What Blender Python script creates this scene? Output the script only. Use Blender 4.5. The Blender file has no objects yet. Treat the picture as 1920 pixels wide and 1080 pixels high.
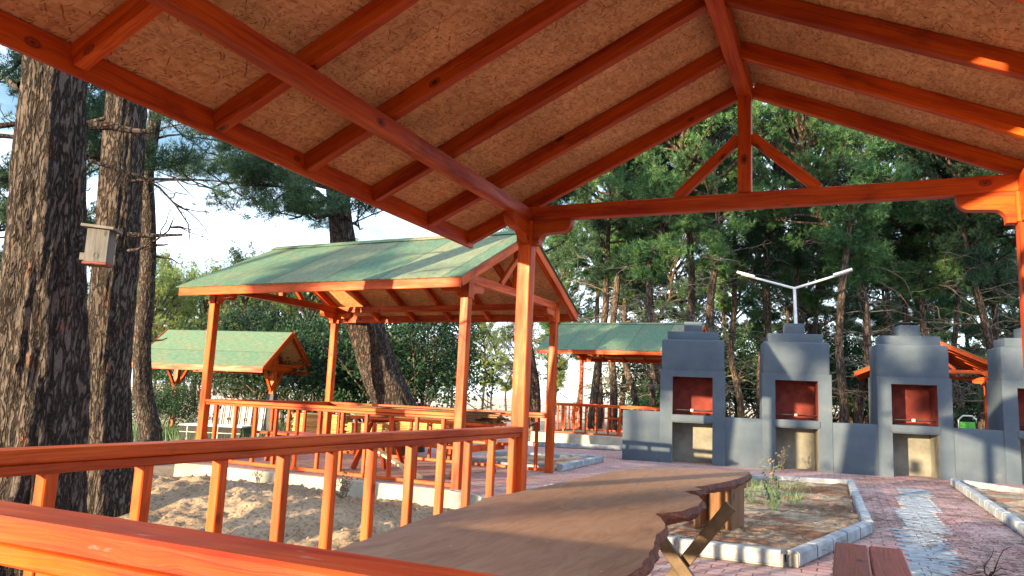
import bpy, bmesh, math, random
import numpy as np
from mathutils import Vector, Matrix

# ------------------------------------------------------------------ camera, sky, sun, exposure
SC = bpy.context.scene
COL = SC.collection
R = math.radians
EYE = 1.15
YAW, PITCH, ROLL, FPX = R(24.19), R(8.32), R(2.51), 1400.0
fwd = Vector((-math.sin(YAW)*math.cos(PITCH), math.cos(YAW)*math.cos(PITCH), math.sin(PITCH)))
r0 = Vector((math.cos(YAW), math.sin(YAW), 0.0)); u0 = r0.cross(fwd)
right = r0*math.cos(ROLL) + u0*math.sin(ROLL)
up = u0*math.cos(ROLL) - r0*math.sin(ROLL)
cam = bpy.data.objects.new('camera', bpy.data.cameras.new('camera')); COL.objects.link(cam)
cam.matrix_world = Matrix(((right.x, up.x, -fwd.x, 0), (right.y, up.y, -fwd.y, 0), (right.z, up.z, -fwd.z, EYE), (0, 0, 0, 1)))
cam.data.sensor_width = 36.0; cam.data.lens = FPX/1920*36.0
cam.data.clip_start = 0.05; cam.data.clip_end = 2000
SC.camera = cam

SUN_EL, SUN_TRAVEL = R(7.5), R(24.0)     # elevation; the light travels this far clockwise from +Y
world = bpy.data.worlds.new('World'); SC.world = world; world.use_nodes = True
wn, wl = world.node_tree.nodes, world.node_tree.links
bg = wn['Background']; sky = wn.new('ShaderNodeTexSky'); sky.sky_type = 'NISHITA'; sky.sun_disc = False
sky.sun_elevation = SUN_EL; sky.sun_rotation = SUN_TRAVEL + math.pi
sky.air_density = 1.0; sky.dust_density = 0.6; sky.ozone_density = 2.0
tc = wn.new('ShaderNodeTexCoord'); mp = wn.new('ShaderNodeMapping'); mp.inputs['Scale'].default_value = (1, 1, 3.2)
nz = wn.new('ShaderNodeTexNoise'); nz.inputs['Scale'].default_value = 2.1; nz.inputs['Detail'].default_value = 7
rp = wn.new('ShaderNodeValToRGB'); rp.color_ramp.elements[0].position = 0.36; rp.color_ramp.elements[1].position = 0.58
mx = wn.new('ShaderNodeMixRGB'); mx.inputs[2].default_value = (5.6, 6.4, 7.6, 1)
wl.new(tc.outputs['Generated'], mp.inputs[0]); wl.new(mp.outputs[0], nz.inputs['Vector']); wl.new(nz.outputs['Fac'], rp.inputs[0])
wl.new(rp.outputs[0], mx.inputs[0]); wl.new(sky.outputs[0], mx.inputs[1]); wl.new(mx.outputs[0], bg.inputs[0])
bg.inputs[1].default_value = 0.11

sun = bpy.data.objects.new('sun', bpy.data.lights.new('sun', 'SUN')); COL.objects.link(sun)
sun.data.energy = 5.0; sun.data.angle = R(0.6); sun.data.color = (1.0, 0.75, 0.44)
sd = Vector((math.sin(SUN_TRAVEL)*math.cos(SUN_EL), math.cos(SUN_TRAVEL)*math.cos(SUN_EL), -math.sin(SUN_EL)))
sun.rotation_euler = sd.to_track_quat('-Z', 'Y').to_euler()
SC.view_settings.view_transform = 'Standard'; SC.view_settings.look = 'None'
SC.view_settings.exposure = 2.1; SC.view_settings.gamma = 1
SC.render.engine = 'CYCLES'; SC.cycles.use_denoising = True
SC.cycles.max_bounces = 6; SC.cycles.diffuse_bounces = 3; SC.cycles.glossy_bounces = 2; SC.cycles.transmission_bounces = 2; SC.cycles.transparent_max_bounces = 4

def at(x, y, d):
    """point seen at photo pixel (x, y) at distance d along the view axis"""
    return Vector((0, 0, EYE)) + (right*((x-960)/FPX) + up*((540-y)/FPX) + fwd)*d
def ground_at(x, d, z=-0.2):
    """point on the ground under photo column x (measured at the horizon) at distance d"""
    p = at(x, 745, d); return Vector((p.x, p.y, z))

rng = random.Random(7)
nr = np.random.RandomState(11)

# ------------------------------------------------------------------ materials
def newmat(name, rough=0.6, spec=0.5):
    m = bpy.data.materials.new(name); m.use_nodes = True
    n, l = m.node_tree.nodes, m.node_tree.links
    b = n['Principled BSDF']; b.inputs['Roughness'].default_value = rough
    b.inputs['Specular IOR Level'].default_value = spec
    return m, n, l, b
def ramp(n, stops):
    r = n.new('ShaderNodeValToRGB'); e = r.color_ramp.elements
    while len(e) < len(stops): e.new(0.5)
    for k, (p, c) in enumerate(stops): e[k].position = p; e[k].color = (*c, 1) if len(c) == 3 else c
    return r
def mapped(n, l, src, scale=(1, 1, 1), rot=(0, 0, 0)):
    t = n.new('ShaderNodeTexCoord'); m = n.new('ShaderNodeMapping')
    m.inputs['Scale'].default_value = scale; m.inputs['Rotation'].default_value = rot
    l.new(t.outputs[src], m.inputs[0]); return m.outputs[0]
def noise(n, l, vec, scale, detail=4, rough=0.55, dist=0.0):
    t = n.new('ShaderNodeTexNoise'); t.inputs['Scale'].default_value = scale; t.inputs['Detail'].default_value = detail
    t.inputs['Roughness'].default_value = rough; t.inputs['Distortion'].default_value = dist
    l.new(vec, t.inputs['Vector']); return t.outputs['Fac']
def mix(n, l, fac, a, b, mode='MIX'):
    t = n.new('ShaderNodeMixRGB'); t.blend_type = mode
    for i, v in ((0, fac), (1, a), (2, b)):
        if isinstance(v, (int, float)): t.inputs[i].default_value = v
        elif isinstance(v, tuple): t.inputs[i].default_value = (*v, 1) if len(v) == 3 else v
        else: l.new(v, t.inputs[i])
    return t.outputs[0]
def math_(n, l, op, a, b=0.0):
    t = n.new('ShaderNodeMath'); t.operation = op
    for i, v in ((0, a), (1, b)):
        if isinstance(v, (int, float)): t.inputs[i].default_value = v
        else: l.new(v, t.inputs[i])
    return t.outputs[0]
def bump(n, l, b, h, strength=0.3, dist=0.01):
    t = n.new('ShaderNodeBump'); t.inputs['Strength'].default_value = strength; t.inputs['Distance'].default_value = dist
    l.new(h, t.inputs['Height']); l.new(t.outputs[0], b.inputs['Normal'])

def wood_mat(name, lo, hi, knot, rough=0.42, grain=0.5, scrape=None):
    """timber: UV runs (metres along the grain, metres across)"""
    m, n, l, b = newmat(name, rough, 0.22)
    base = mapped(n, l, 'UV', (1, 1, 1))
    # knots: a few voronoi cells only; the grain bends round them
    kv = n.new('ShaderNodeTexVoronoi'); kv.inputs['Scale'].default_value = 1.0; l.new(mapped(n, l, 'UV', (5.0, 8.5, 1)), kv.inputs['Vector'])
    ks = n.new('ShaderNodeSeparateColor'); l.new(kv.outputs['Color'], ks.inputs[0])
    on = math_(n, l, 'GREATER_THAN', ks.outputs[0], 0.80)
    near = ramp_out(n, l, kv.outputs['Distance'], [(0.10, (1, 1, 1)), (0.42, (0, 0, 0))])
    bend = math_(n, l, 'MULTIPLY', math_(n, l, 'MULTIPLY', near, on), 0.02)
    cb = n.new('ShaderNodeCombineXYZ'); l.new(bend, cb.inputs[1])
    wob = n.new('ShaderNodeTexNoise'); wob.inputs['Scale'].default_value = 1.7; wob.inputs['Detail'].default_value = 2; l.new(base, wob.inputs['Vector'])
    ws = n.new('ShaderNodeVectorMath'); ws.operation = 'SCALE'; ws.inputs['Scale'].default_value = 0.05; l.new(wob.outputs['Color'], ws.inputs[0])
    ad = n.new('ShaderNodeVectorMath'); ad.operation = 'ADD'; l.new(base, ad.inputs[0]); l.new(cb.outputs[0], ad.inputs[1])
    ad2 = n.new('ShaderNodeVectorMath'); ad2.operation = 'ADD'; l.new(ad.outputs[0], ad2.inputs[0]); l.new(ws.outputs[0], ad2.inputs[1])
    def sc(a, b_):
        q = n.new('ShaderNodeMapping'); q.inputs['Scale'].default_value = (a, b_, 1); l.new(ad2.outputs[0], q.inputs[0]); return q.outputs[0]
    g = noise(n, l, sc(1.3, 60), 1.5, 5, 0.65, 0.3); broad = noise(n, l, sc(0.9, 8), 1.3, 4, 0.6); blotch = noise(n, l, sc(2.2, 4.5), 1.1, 4, 0.65)
    c = ramp_out(n, l, broad, [(0.30, lo), (0.70, hi)])
    c = mix(n, l, 0.75, c, mix(n, l, 1.0, c, ramp_out(n, l, g, [(0.32, (0.42, 0.36, 0.3)), (0.5, (0.95, 0.95, 0.95)), (0.72, (1.18, 1.22, 1.2))]), 'MULTIPLY'))
    c = mix(n, l, ramp_out(n, l, blotch, [(0.56, (0, 0, 0)), (0.74, (0.7, 0.7, 0.7))]), c, tuple(v*0.42 for v in lo))
    ring = math_(n, l, 'MULTIPLY', on, ramp_out(n, l, kv.outputs['Distance'], [(0.0, (1, 1, 1)), (0.09, (0.95, 0.95, 0.95)), (0.13, (0.35, 0.35, 0.35)), (0.17, (0.75, 0.75, 0.75)), (0.23, (0, 0, 0))]))
    c = mix(n, l, ring, c, knot)
    if scrape:
        s = noise(n, l, mapped(n, l, 'UV', (5, 16, 1)), 1.7, 5, 0.65)
        c = mix(n, l, ramp_out(n, l, s, [(0.62, (0, 0, 0)), (0.7, (1, 1, 1))]), c, scrape)
    oi = n.new('ShaderNodeObjectInfo'); h = n.new('ShaderNodeHueSaturation')
    l.new(c, h.inputs['Color'])
    mr = n.new('ShaderNodeMapRange'); mr.inputs['To Min'].default_value = 0.75; mr.inputs['To Max'].default_value = 1.22
    l.new(oi.outputs['Random'], mr.inputs[0]); l.new(mr.outputs[0], h.inputs['Value'])
    l.new(h.outputs[0], b.inputs['Base Color'])
    l.new(ramp_out(n, l, broad, [(0.3, (rough+0.18,)*3), (0.7, (rough-0.06,)*3)]), b.inputs['Roughness'])
    bump(n, l, b, math_(n, l, 'SUBTRACT', g, math_(n, l, 'MULTIPLY', ring, 0.4)), 0.35, 0.004)
    return m
def ramp_out(n, l, fac, stops):
    r = ramp(n, stops); l.new(fac, r.inputs[0]); return r.outputs[0]

M = {}
M['stain'] = wood_mat('stained_timber', (0.28, 0.019, 0.002), (0.60, 0.100, 0.005), (0.06, 0.008, 0.004))
M['stain_scraped'] = wood_mat('stained_timber_scraped', (0.28, 0.019, 0.002), (0.60, 0.100, 0.005), (0.06, 0.008, 0.004), scrape=(0.36, 0.16, 0.12))
M['red_wood'] = wood_mat('dark_red_timber', (0.19, 0.042, 0.028), (0.30, 0.075, 0.05), (0.05, 0.012, 0.008), rough=0.4)
M['brown_wood'] = wood_mat('brown_timber', (0.09, 0.042, 0.02), (0.19, 0.095, 0.045), (0.04, 0.018, 0.01), rough=0.6)
M['raw_wood'] = wood_mat('raw_plank', (0.36, 0.19, 0.06), (0.58, 0.34, 0.13), (0.2, 0.09, 0.03), rough=0.7)
M['old_wood'] = wood_mat('weathered_board', (0.085, 0.085, 0.085), (0.15, 0.148, 0.14), (0.03, 0.025, 0.022), rough=0.85)
M['pale_wood'] = wood_mat('pale_plank', (0.50, 0.36, 0.2), (0.66, 0.5, 0.3), (0.3, 0.2, 0.1), rough=0.7)

def osb_mat():
    m, n, l, b = newmat('strand_board', 0.72, 0.2)
    def strands(a, sx, sy, warp):
        vec = mapped(n, l, 'UV', (sx, sy, 1), (0, 0, 0)); base = mapped(n, l, 'UV', (1, 1, 1), (0, 0, a))
        mp_ = n.new('ShaderNodeMapping'); mp_.inputs['Scale'].default_value = (sx, sy, 1); l.new(base, mp_.inputs[0])
        nn = n.new('ShaderNodeTexNoise'); nn.inputs['Scale'].default_value = 5.0; nn.inputs['Detail'].default_value = 2; l.new(base, nn.inputs['Vector'])
        sc = n.new('ShaderNodeVectorMath'); sc.operation = 'SCALE'; sc.inputs['Scale'].default_value = warp; l.new(nn.outputs['Color'], sc.inputs[0])
        ad = n.new('ShaderNodeVectorMath'); ad.operation = 'ADD'; l.new(mp_.outputs[0], ad.inputs[0]); l.new(sc.outputs[0], ad.inputs[1])
        v = n.new('ShaderNodeTexVoronoi'); v.inputs['Scale'].default_value = 1.0; l.new(ad.outputs[0], v.inputs['Vector'])
        sep = n.new('ShaderNodeSeparateColor'); l.new(v.outputs['Color'], sep.inputs[0]); return v.outputs['Distance'], sep.outputs[0], sep.outputs[1]
    tone = [(0.0, (0.47, 0.22, 0.085)), (0.45, (0.62, 0.325, 0.135)), (1.0, (0.74, 0.43, 0.20))]
    d, q, w = strands(0.5, 15, 60, 5.0); c = ramp_out(n, l, q, tone); h = d
    for (a, sx, sy) in ((-0.6, 18, 70), (1.4, 14, 55), (0.1, 20, 66)):
        d, q, w = strands(a, sx, sy, 5.0)
        c = mix(n, l, ramp_out(n, l, w, [(0.45, (0, 0, 0)), (0.5, (0.85, 0.85, 0.85))]), c, ramp_out(n, l, q, tone))
    for (a, sx, sy, r_) in ((0.3, 13, 80, 0.17), (-0.8, 9, 60, 0.16), (1.2, 15, 75, 0.15)):
        d, q, w = strands(a, sx, sy, 7.0)
        k = math_(n, l, 'MULTIPLY', ramp_out(n, l, d, [(r_, (1, 1, 1)), (r_+0.16, (0, 0, 0))]), ramp_out(n, l, w, [(0.6, (0, 0, 0)), (0.66, (0.85, 0.85, 0.85))]))
        c = mix(n, l, k, c, (0.20, 0.065, 0.024))
    big = noise(n, l, mapped(n, l, 'UV', (1, 1, 1)), 1.6, 4)
    c = mix(n, l, 0.7, c, mix(n, l, 1.0, c, ramp_out(n, l, big, [(0.3, (0.55, 0.5, 0.44)), (0.7, (1.1, 1.08, 1.05))]), 'MULTIPLY'))
    l.new(c, b.inputs['Base Color']); bump(n, l, b, h, 0.2, 0.002)
    return m
M['osb'] = osb_mat()

def felt_mat():
    m, n, l, b = newmat('green_roof_felt', 0.9, 0.15)
    uv = mapped(n, l, 'UV')
    sep = n.new('ShaderNodeSeparateXYZ'); l.new(uv, sep.inputs[0])
    strip = math_(n, l, 'MULTIPLY', sep.outputs[0], 1.05)
    fl = math_(n, l, 'FLOOR', strip)
    wnz = n.new('ShaderNodeTexWhiteNoise'); wnz.noise_dimensions = '1D'; l.new(fl, wnz.inputs['W'])
    c1 = ramp_out(n, l, wnz.outputs['Value'], [(0.0, (0.085, 0.155, 0.115)), (0.55, (0.10, 0.17, 0.12)), (0.8, (0.115, 0.18, 0.125)), (0.86, (0.20, 0.205, 0.15)), (1.0, (0.22, 0.215, 0.16))])
    g = noise(n, l, mapped(n, l, 'UV', (14, 3, 1)), 2.2, 6, 0.7)
    st = noise(n, l, mapped(n, l, 'UV', (2.2, 0.9, 1)), 1.7, 7, 0.72)
    c = mix(n, l, ramp_out(n, l, st, [(0.48, (0, 0, 0)), (0.68, (0.75, 0.75, 0.75))]), c1, (0.17, 0.16, 0.105))
    c = mix(n, l, 0.8, c, mix(n, l, 1.0, c, ramp_out(n, l, g, [(0.3, (0.42, 0.48, 0.5)), (0.7, (1.3, 1.3, 1.15))]), 'MULTIPLY'))
    fine = noise(n, l, mapped(n, l, 'UV', (90, 90, 1)), 1.0, 2)
    c = mix(n, l, 0.3, c, mix(n, l, 1.0, c, ramp_out(n, l, fine, [(0.35, (0.4, 0.4, 0.4)), (0.65, (1.4, 1.4, 1.4))]), 'MULTIPLY'))
    fr = math_(n, l, 'FRACT', strip)
    seam = math_(n, l, 'LESS_THAN', fr, 0.022)
    c = mix(n, l, math_(n, l, 'MULTIPLY', seam, 0.7), c, (0.03, 0.045, 0.03))
    l.new(c, b.inputs['Base Color']); bump(n, l, b, mix(n, l, 0.5, g, fine), 0.6, 0.01)
    return m
M['felt'] = felt_mat()

def render_mat():
    m, n, l, b = newmat('grey_render', 0.75, 0.25)
    ob = mapped(n, l, 'Object')
    a = noise(n, l, ob, 2.2, 5, 0.6); f = noise(n, l, ob, 60, 3)
    c = ramp_out(n, l, a, [(0.3, (0.045, 0.066, 0.092)), (0.62, (0.066, 0.088, 0.115)), (0.8, (0.115, 0.13, 0.145))])
    l.new(c, b.inputs['Base Color']); bump(n, l, b, mix(n, l, 0.3, f, a), 0.35, 0.006)
    return m
M['render'] = render_mat()
def simple(name, c1, c2, scale=6, rough=0.8, b_s=0.3, b_d=0.01, src='Object', detail=5, spec=0.3, lo=0.35, hi=0.65):
    m, n, l, b = newmat(name, rough, spec)
    v = mapped(n, l, src); a = noise(n, l, v, scale, detail, 0.6)
    l.new(ramp_out(n, l, a, [(lo, c1), (hi, c2)]), b.inputs['Base Color'])
    f = noise(n, l, v, scale*6, 3); bump(n, l, b, mix(n, l, 0.5, a, f), b_s, b_d)
    return m
M['firebox'] = simple('red_fired_brick', (0.10, 0.016, 0.012), (0.19, 0.035, 0.026), 5, 0.85)
M['plaster'] = simple('raw_plaster', (0.13, 0.13, 0.115), (0.22, 0.215, 0.185), 3, 0.9)
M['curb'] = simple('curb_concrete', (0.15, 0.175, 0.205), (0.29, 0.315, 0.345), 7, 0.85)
M['mortar'] = simple('mortar', (0.20, 0.20, 0.19), (0.30, 0.30, 0.28), 12, 0.9)
M['wallconc'] = simple('cast_concrete', (0.27, 0.245, 0.20), (0.42, 0.39, 0.32), 2.2, 0.9, 0.5, 0.01)
M['steel'] = simple('galvanised_steel', (0.55, 0.57, 0.6), (0.66, 0.68, 0.7), 8, 0.45, 0.05, 0.001)
M['lamp_white'] = simple('lamp_housing', (0.75, 0.76, 0.78), (0.82, 0.83, 0.84), 4, 0.4, 0.05, 0.001)
M['gold_steel'] = simple('brass_coloured_steel', (0.035, 0.024, 0.015), (0.11, 0.07, 0.038), 9, 0.45, 0.1, 0.002)
M['gold_steel'].node_tree.nodes['Principled BSDF'].inputs['Metallic'].default_value = 0.35
M['iron'] = simple('black_iron', (0.02, 0.02, 0.02), (0.05, 0.045, 0.04), 10, 0.6, 0.1, 0.002)
M['cap'] = simple('pale_knob', (0.6, 0.5, 0.36), (0.7, 0.6, 0.45), 10, 0.6)
M['tile'] = simple('black_tile', (0.012, 0.012, 0.014), (0.03, 0.03, 0.034), 3, 0.3, 0.05, 0.001)
M['grout'] = simple('pale_grout', (0.5, 0.5, 0.48), (0.62, 0.62, 0.6), 10, 0.8)
M['green_plastic'] = simple('green_plastic', (0.06, 0.36, 0.04), (0.09, 0.45, 0.06), 3, 0.4)
M['white_plastic'] = simple('white_plastic', (0.7, 0.7, 0.68), (0.8, 0.8, 0.78), 3, 0.4)

def slab_mat():
    m, n, l, b = newmat('slab_wood', 0.55, 0.15)
    v = mapped(n, l, 'Object', (7, 1.3, 1))
    g = noise(n, l, v, 2.6, 9, 0.68, 1.6)
    c = ramp_out(n, l, g, [(0.26, (0.19, 0.103, 0.062)), (0.5, (0.30, 0.178, 0.112)), (0.74, (0.40, 0.255, 0.168))])
    s = noise(n, l, mapped(n, l, 'Object'), 1.8, 5, 0.7)
    c = mix(n, l, ramp_out(n, l, s, [(0.45, (0, 0, 0)), (0.75, (0.6, 0.6, 0.6))]), c, (0.33, 0.225, 0.17))
    v2 = n.new('ShaderNodeTexVoronoi'); v2.inputs['Scale'].default_value = 9; l.new(mapped(n, l, 'Object'), v2.inputs['Vector'])
    c = mix(n, l, ramp_out(n, l, v2.outputs['Distance'], [(0.035, (1, 1, 1)), (0.05, (0, 0, 0))]), c, (0.5, 0.42, 0.34))
    l.new(c, b.inputs['Base Color'])
    l.new(ramp_out(n, l, s, [(0.3, (0.38, 0.38, 0.38)), (0.7, (0.65, 0.65, 0.65))]), b.inputs['Roughness'])
    bump(n, l, b, g, 0.15, 0.004)
    return m
M['slab'] = slab_mat()
M['bark_edge'] = simple('live_edge', (0.035, 0.010, 0.006), (0.17, 0.042, 0.018), 22, 0.6, 1.0, 0.02)

def bark_mat(name, dark, mid, light, sc=1.0, warm=(0.30, 0.10, 0.045)):
    m, n, l, b = newmat(name, 0.9, 0.15)
    v = mapped(n, l, 'Object', (9*sc, 9*sc, 2.2*sc))
    vo = n.new('ShaderNodeTexVoronoi'); vo.feature = 'DISTANCE_TO_EDGE'; vo.inputs['Scale'].default_value = 1.3
    nn = n.new('ShaderNodeTexNoise'); nn.inputs['Scale'].default_value = 1.4; nn.inputs['Detail'].default_value = 4; l.new(v, nn.inputs['Vector'])
    add = n.new('ShaderNodeMixRGB'); add.inputs[0].default_value = 0.35; l.new(v, add.inputs[1]); l.new(nn.outputs['Color'], add.inputs[2])
    sw = n.new('ShaderNodeVectorMath'); sw.operation = 'SCALE'; sw.inputs['Scale'].default_value = 2.2; l.new(nn.outputs['Color'], sw.inputs[0])
    ad = n.new('ShaderNodeVectorMath'); ad.operation = 'ADD'; l.new(v, ad.inputs[0]); l.new(sw.outputs[0], ad.inputs[1])
    l.new(ad.outputs[0], vo.inputs['Vector'])
    fine = noise(n, l, mapped(n, l, 'Object', (30*sc, 30*sc, 16*sc)), 1.5, 5, 0.7)
    e = ramp_out(n, l, vo.outputs['Distance'], [(0.02, (0, 0, 0)), (0.22, (1, 1, 1))])
    c = ramp_out(n, l, fine, [(0.3, mid), (0.68, light)])
    w = noise(n, l, mapped(n, l, 'Object', (5, 5, 3)), 1.4, 4)
    c = mix(n, l, ramp_out(n, l, w, [(0.60, (0, 0, 0)), (0.72, (0.8, 0.8, 0.8))]), c, warm)
    c = mix(n, l, e, dark, c)
    l.new(c, b.inputs['Base Color'])
    h = math_(n, l, 'ADD', math_(n, l, 'MULTIPLY', e, 1.0), math_(n, l, 'MULTIPLY', fine, 0.5))
    bump(n, l, b, h, 0.9, 0.03)
    return m
M['bark'] = bark_mat('pine_bark', (0.018, 0.014, 0.012), (0.060, 0.046, 0.040), (0.130, 0.108, 0.096), 1.55, (0.17, 0.055, 0.026))
M['bark_far'] = bark_mat('pine_bark_far', (0.03, 0.022, 0.018), (0.085, 0.062, 0.048), (0.17, 0.13, 0.10), 0.9, (0.30, 0.11, 0.045))
M['dead'] = simple('dead_branch', (0.08, 0.068, 0.058), (0.21, 0.185, 0.16), 5, 0.9)

def leaf_mat(name, cols, rough=0.55, trans=0.25):
    m, n, l, b = newmat(name, rough, 0.25)
    g = n.new('ShaderNodeNewGeometry'); oi = n.new('ShaderNodeObjectInfo')
    a = noise(n, l, mapped(n, l, 'Object'), 0.9, 3)
    f = math_(n, l, 'ADD', math_(n, l, 'MULTIPLY', g.outputs['Random Per Island'], 0.45), math_(n, l, 'ADD', math_(n, l, 'MULTIPLY', a, 0.6), math_(n, l, 'MULTIPLY', math_(n, l, 'SUBTRACT', oi.outputs['Random'], 0.5), 0.25)))
    c = ramp_out(n, l, f, [(p, q) for p, q in zip((0.25, 0.55, 0.85), cols)])
    l.new(c, b.inputs['Base Color'])
    t = n.new('ShaderNodeBsdfTranslucent'); l.new(c, t.inputs['Color']); ms = n.new('ShaderNodeMixShader'); ms.inputs[0].default_value = trans
    out = n['Material Output']; l.new(b.outputs[0], ms.inputs[1]); l.new(t.outputs[0], ms.inputs[2]); l.new(ms.outputs[0], out.inputs[0])
    return m
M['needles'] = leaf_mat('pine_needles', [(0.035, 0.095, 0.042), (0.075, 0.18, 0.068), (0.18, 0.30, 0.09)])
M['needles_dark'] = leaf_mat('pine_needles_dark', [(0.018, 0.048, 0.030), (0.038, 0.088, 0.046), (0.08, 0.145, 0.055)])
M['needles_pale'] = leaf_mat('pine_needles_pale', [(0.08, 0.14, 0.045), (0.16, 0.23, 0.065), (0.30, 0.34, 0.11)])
M['needles_dry'] = leaf_mat('dry_needles', [(0.14, 0.06, 0.025), (0.26, 0.12, 0.05), (0.36, 0.2, 0.09)])
M['leaf'] = leaf_mat('broad_leaf', [(0.008, 0.028, 0.012), (0.016, 0.05, 0.02), (0.04, 0.085, 0.03)])
M['weed'] = leaf_mat('weed_leaf', [(0.05, 0.11, 0.05), (0.09, 0.17, 0.07), (0.16, 0.24, 0.10)])
M['straw'] = leaf_mat('dry_straw', [(0.16, 0.12, 0.07), (0.26, 0.20, 0.12), (0.34, 0.28, 0.18)])

def sand_mat():
    m, n, l, b = newmat('sand', 0.95, 0.1)
    v = mapped(n, l, 'Object')
    a = noise(n, l, v, 1.1, 6, 0.6); f = noise(n, l, v, 26, 5, 0.7)
    c = ramp_out(n, l, a, [(0.3, (0.19, 0.14, 0.095)), (0.65, (0.33, 0.255, 0.175))])
    c = mix(n, l, ramp_out(n, l, f, [(0.36, (0.85, 0.85, 0.85)), (0.52, (0, 0, 0))]), c, (0.085, 0.058, 0.04))
    l.new(c, b.inputs['Base Color']); bump(n, l, b, mix(n, l, 0.5, a, f), 0.8, 0.03)
    return m
M['sand'] = sand_mat()
def soil_mat():
    m, n, l, b = newmat('bed_soil', 0.95, 0.1)
    v = mapped(n, l, 'Object')
    a = noise(n, l, v, 1.5, 6, 0.65); f = noise(n, l, v, 30, 5, 0.7); d = noise(n, l, mapped(n, l, 'Object', (1, 2.5, 1)), 1.1, 5, 0.6)
    c = ramp_out(n, l, a, [(0.3, (0.19, 0.15, 0.11)), (0.65, (0.36, 0.30, 0.225))])
    c = mix(n, l, ramp_out(n, l, d, [(0.50, (0, 0, 0)), (0.60, (0.9, 0.9, 0.9))]), c, (0.17, 0.07, 0.04))
    c = mix(n, l, ramp_out(n, l, f, [(0.32, (0.8, 0.8, 0.8)), (0.48, (0, 0, 0))]), c, (0.10, 0.06, 0.04))
    l.new(c, b.inputs['Base Color']); bump(n, l, b, mix(n, l, 0.5, a, f), 0.9, 0.03)
    return m
M['soil'] = soil_mat()

def ground_mat():
    m, n, l, b = newmat('ground', 0.95, 0.1)
    v = mapped(n, l, 'Object')
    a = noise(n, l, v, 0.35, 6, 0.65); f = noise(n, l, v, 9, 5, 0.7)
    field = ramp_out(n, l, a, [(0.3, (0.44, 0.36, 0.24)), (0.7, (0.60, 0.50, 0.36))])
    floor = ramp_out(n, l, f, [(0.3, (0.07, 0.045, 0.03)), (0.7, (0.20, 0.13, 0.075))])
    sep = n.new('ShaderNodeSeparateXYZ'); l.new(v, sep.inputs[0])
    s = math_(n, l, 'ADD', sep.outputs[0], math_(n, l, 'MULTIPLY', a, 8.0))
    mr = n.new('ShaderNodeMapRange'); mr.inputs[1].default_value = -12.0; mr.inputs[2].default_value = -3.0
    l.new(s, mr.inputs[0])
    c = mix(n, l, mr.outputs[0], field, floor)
    l.new(c, b.inputs['Base Color']); bump(n, l, b, f, 0.6, 0.03)
    return m
M['ground'] = ground_mat()

def paver_mat(name, c1, c2, mort):
    m, n, l, b = newmat(name, 0.75, 0.3)
    uv = mapped(n, l, 'Object', (1, 1, 1))
    dn = n.new('ShaderNodeTexNoise'); dn.inputs['Scale'].default_value = 14; l.new(uv, dn.inputs['Vector'])
    sc = n.new('ShaderNodeVectorMath'); sc.operation = 'SCALE'; sc.inputs['Scale'].default_value = 0.03; l.new(dn.outputs['Color'], sc.inputs[0])
    ad = n.new('ShaderNodeVectorMath'); ad.operation = 'ADD'; l.new(uv, ad.inputs[0]); l.new(sc.outputs[0], ad.inputs[1])
    br = n.new('ShaderNodeTexBrick'); br.inputs['Scale'].default_value = 1.0; br.inputs['Brick Width'].default_value = 0.2; br.inputs['Row Height'].default_value = 0.115
    br.inputs['Mortar Size'].default_value = 0.006; br.inputs['Mortar Smooth'].default_value = 0.3
    br.inputs['Color1'].default_value = (*c1, 1); br.inputs['Color2'].default_value = (*c2, 1); br.inputs['Mortar'].default_value = (*mort, 1)
    l.new(ad.outputs[0], br.inputs['Vector'])
    a = noise(n, l, uv, 1.6, 6, 0.65); f = noise(n, l, uv, 45, 4)
    dust = ramp_out(n, l, a, [(0.42, (0, 0, 0)), (0.7, (0.7, 0.7, 0.7))])
    c = mix(n, l, dust, br.outputs['Color'], (0.30, 0.27, 0.26))
    st = noise(n, l, uv, 3.3, 6, 0.7)
    c = mix(n, l, ramp_out(n, l, st, [(0.52, (0, 0, 0)), (0.7, (0.65, 0.65, 0.65))]), c, (0.09, 0.055, 0.05))
    c = mix(n, l, 0.25, c, mix(n, l, 1.0, c, ramp_out(n, l, f, [(0.35, (0.5, 0.5, 0.5)), (0.6, (1.2, 1.2, 1.2))]), 'MULTIPLY'))
    l.new(c, b.inputs['Base Color'])
    inv = math_(n, l, 'SUBTRACT', 1.0, br.outputs['Fac'])
    bump(n, l, b, math_(n, l, 'ADD', inv, math_(n, l, 'MULTIPLY', f, 0.3)), 0.7, 0.012)
    return m
M['paver'] = paver_mat('red_pavers', (0.33, 0.165, 0.155), (0.43, 0.245, 0.235), (0.07, 0.05, 0.05))
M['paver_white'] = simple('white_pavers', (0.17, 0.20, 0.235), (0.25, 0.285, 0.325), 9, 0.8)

def stripe_mat():
    m, n, l, b = newmat('striped_cloth', 0.85, 0.15)
    uv = mapped(n, l, 'UV'); sep = n.new('ShaderNodeSeparateXYZ'); l.new(uv, sep.inputs[0])
    x = math_(n, l, 'FRACT', math_(n, l, 'MULTIPLY', sep.outputs[0], 6.0))
    W, K, T = (0.45, 0.45, 0.44), (0.03, 0.03, 0.035), (0.42, 0.36, 0.30)
    r = ramp(n, [(0.0, W), (0.46, K), (0.64, W), (0.74, K), (0.88, T)])
    r.color_ramp.interpolation = 'CONSTANT'; l.new(x, r.inputs[0]); l.new(r.outputs[0], b.inputs['Base Color'])
    return m
M['stripe'] = stripe_mat()

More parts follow.
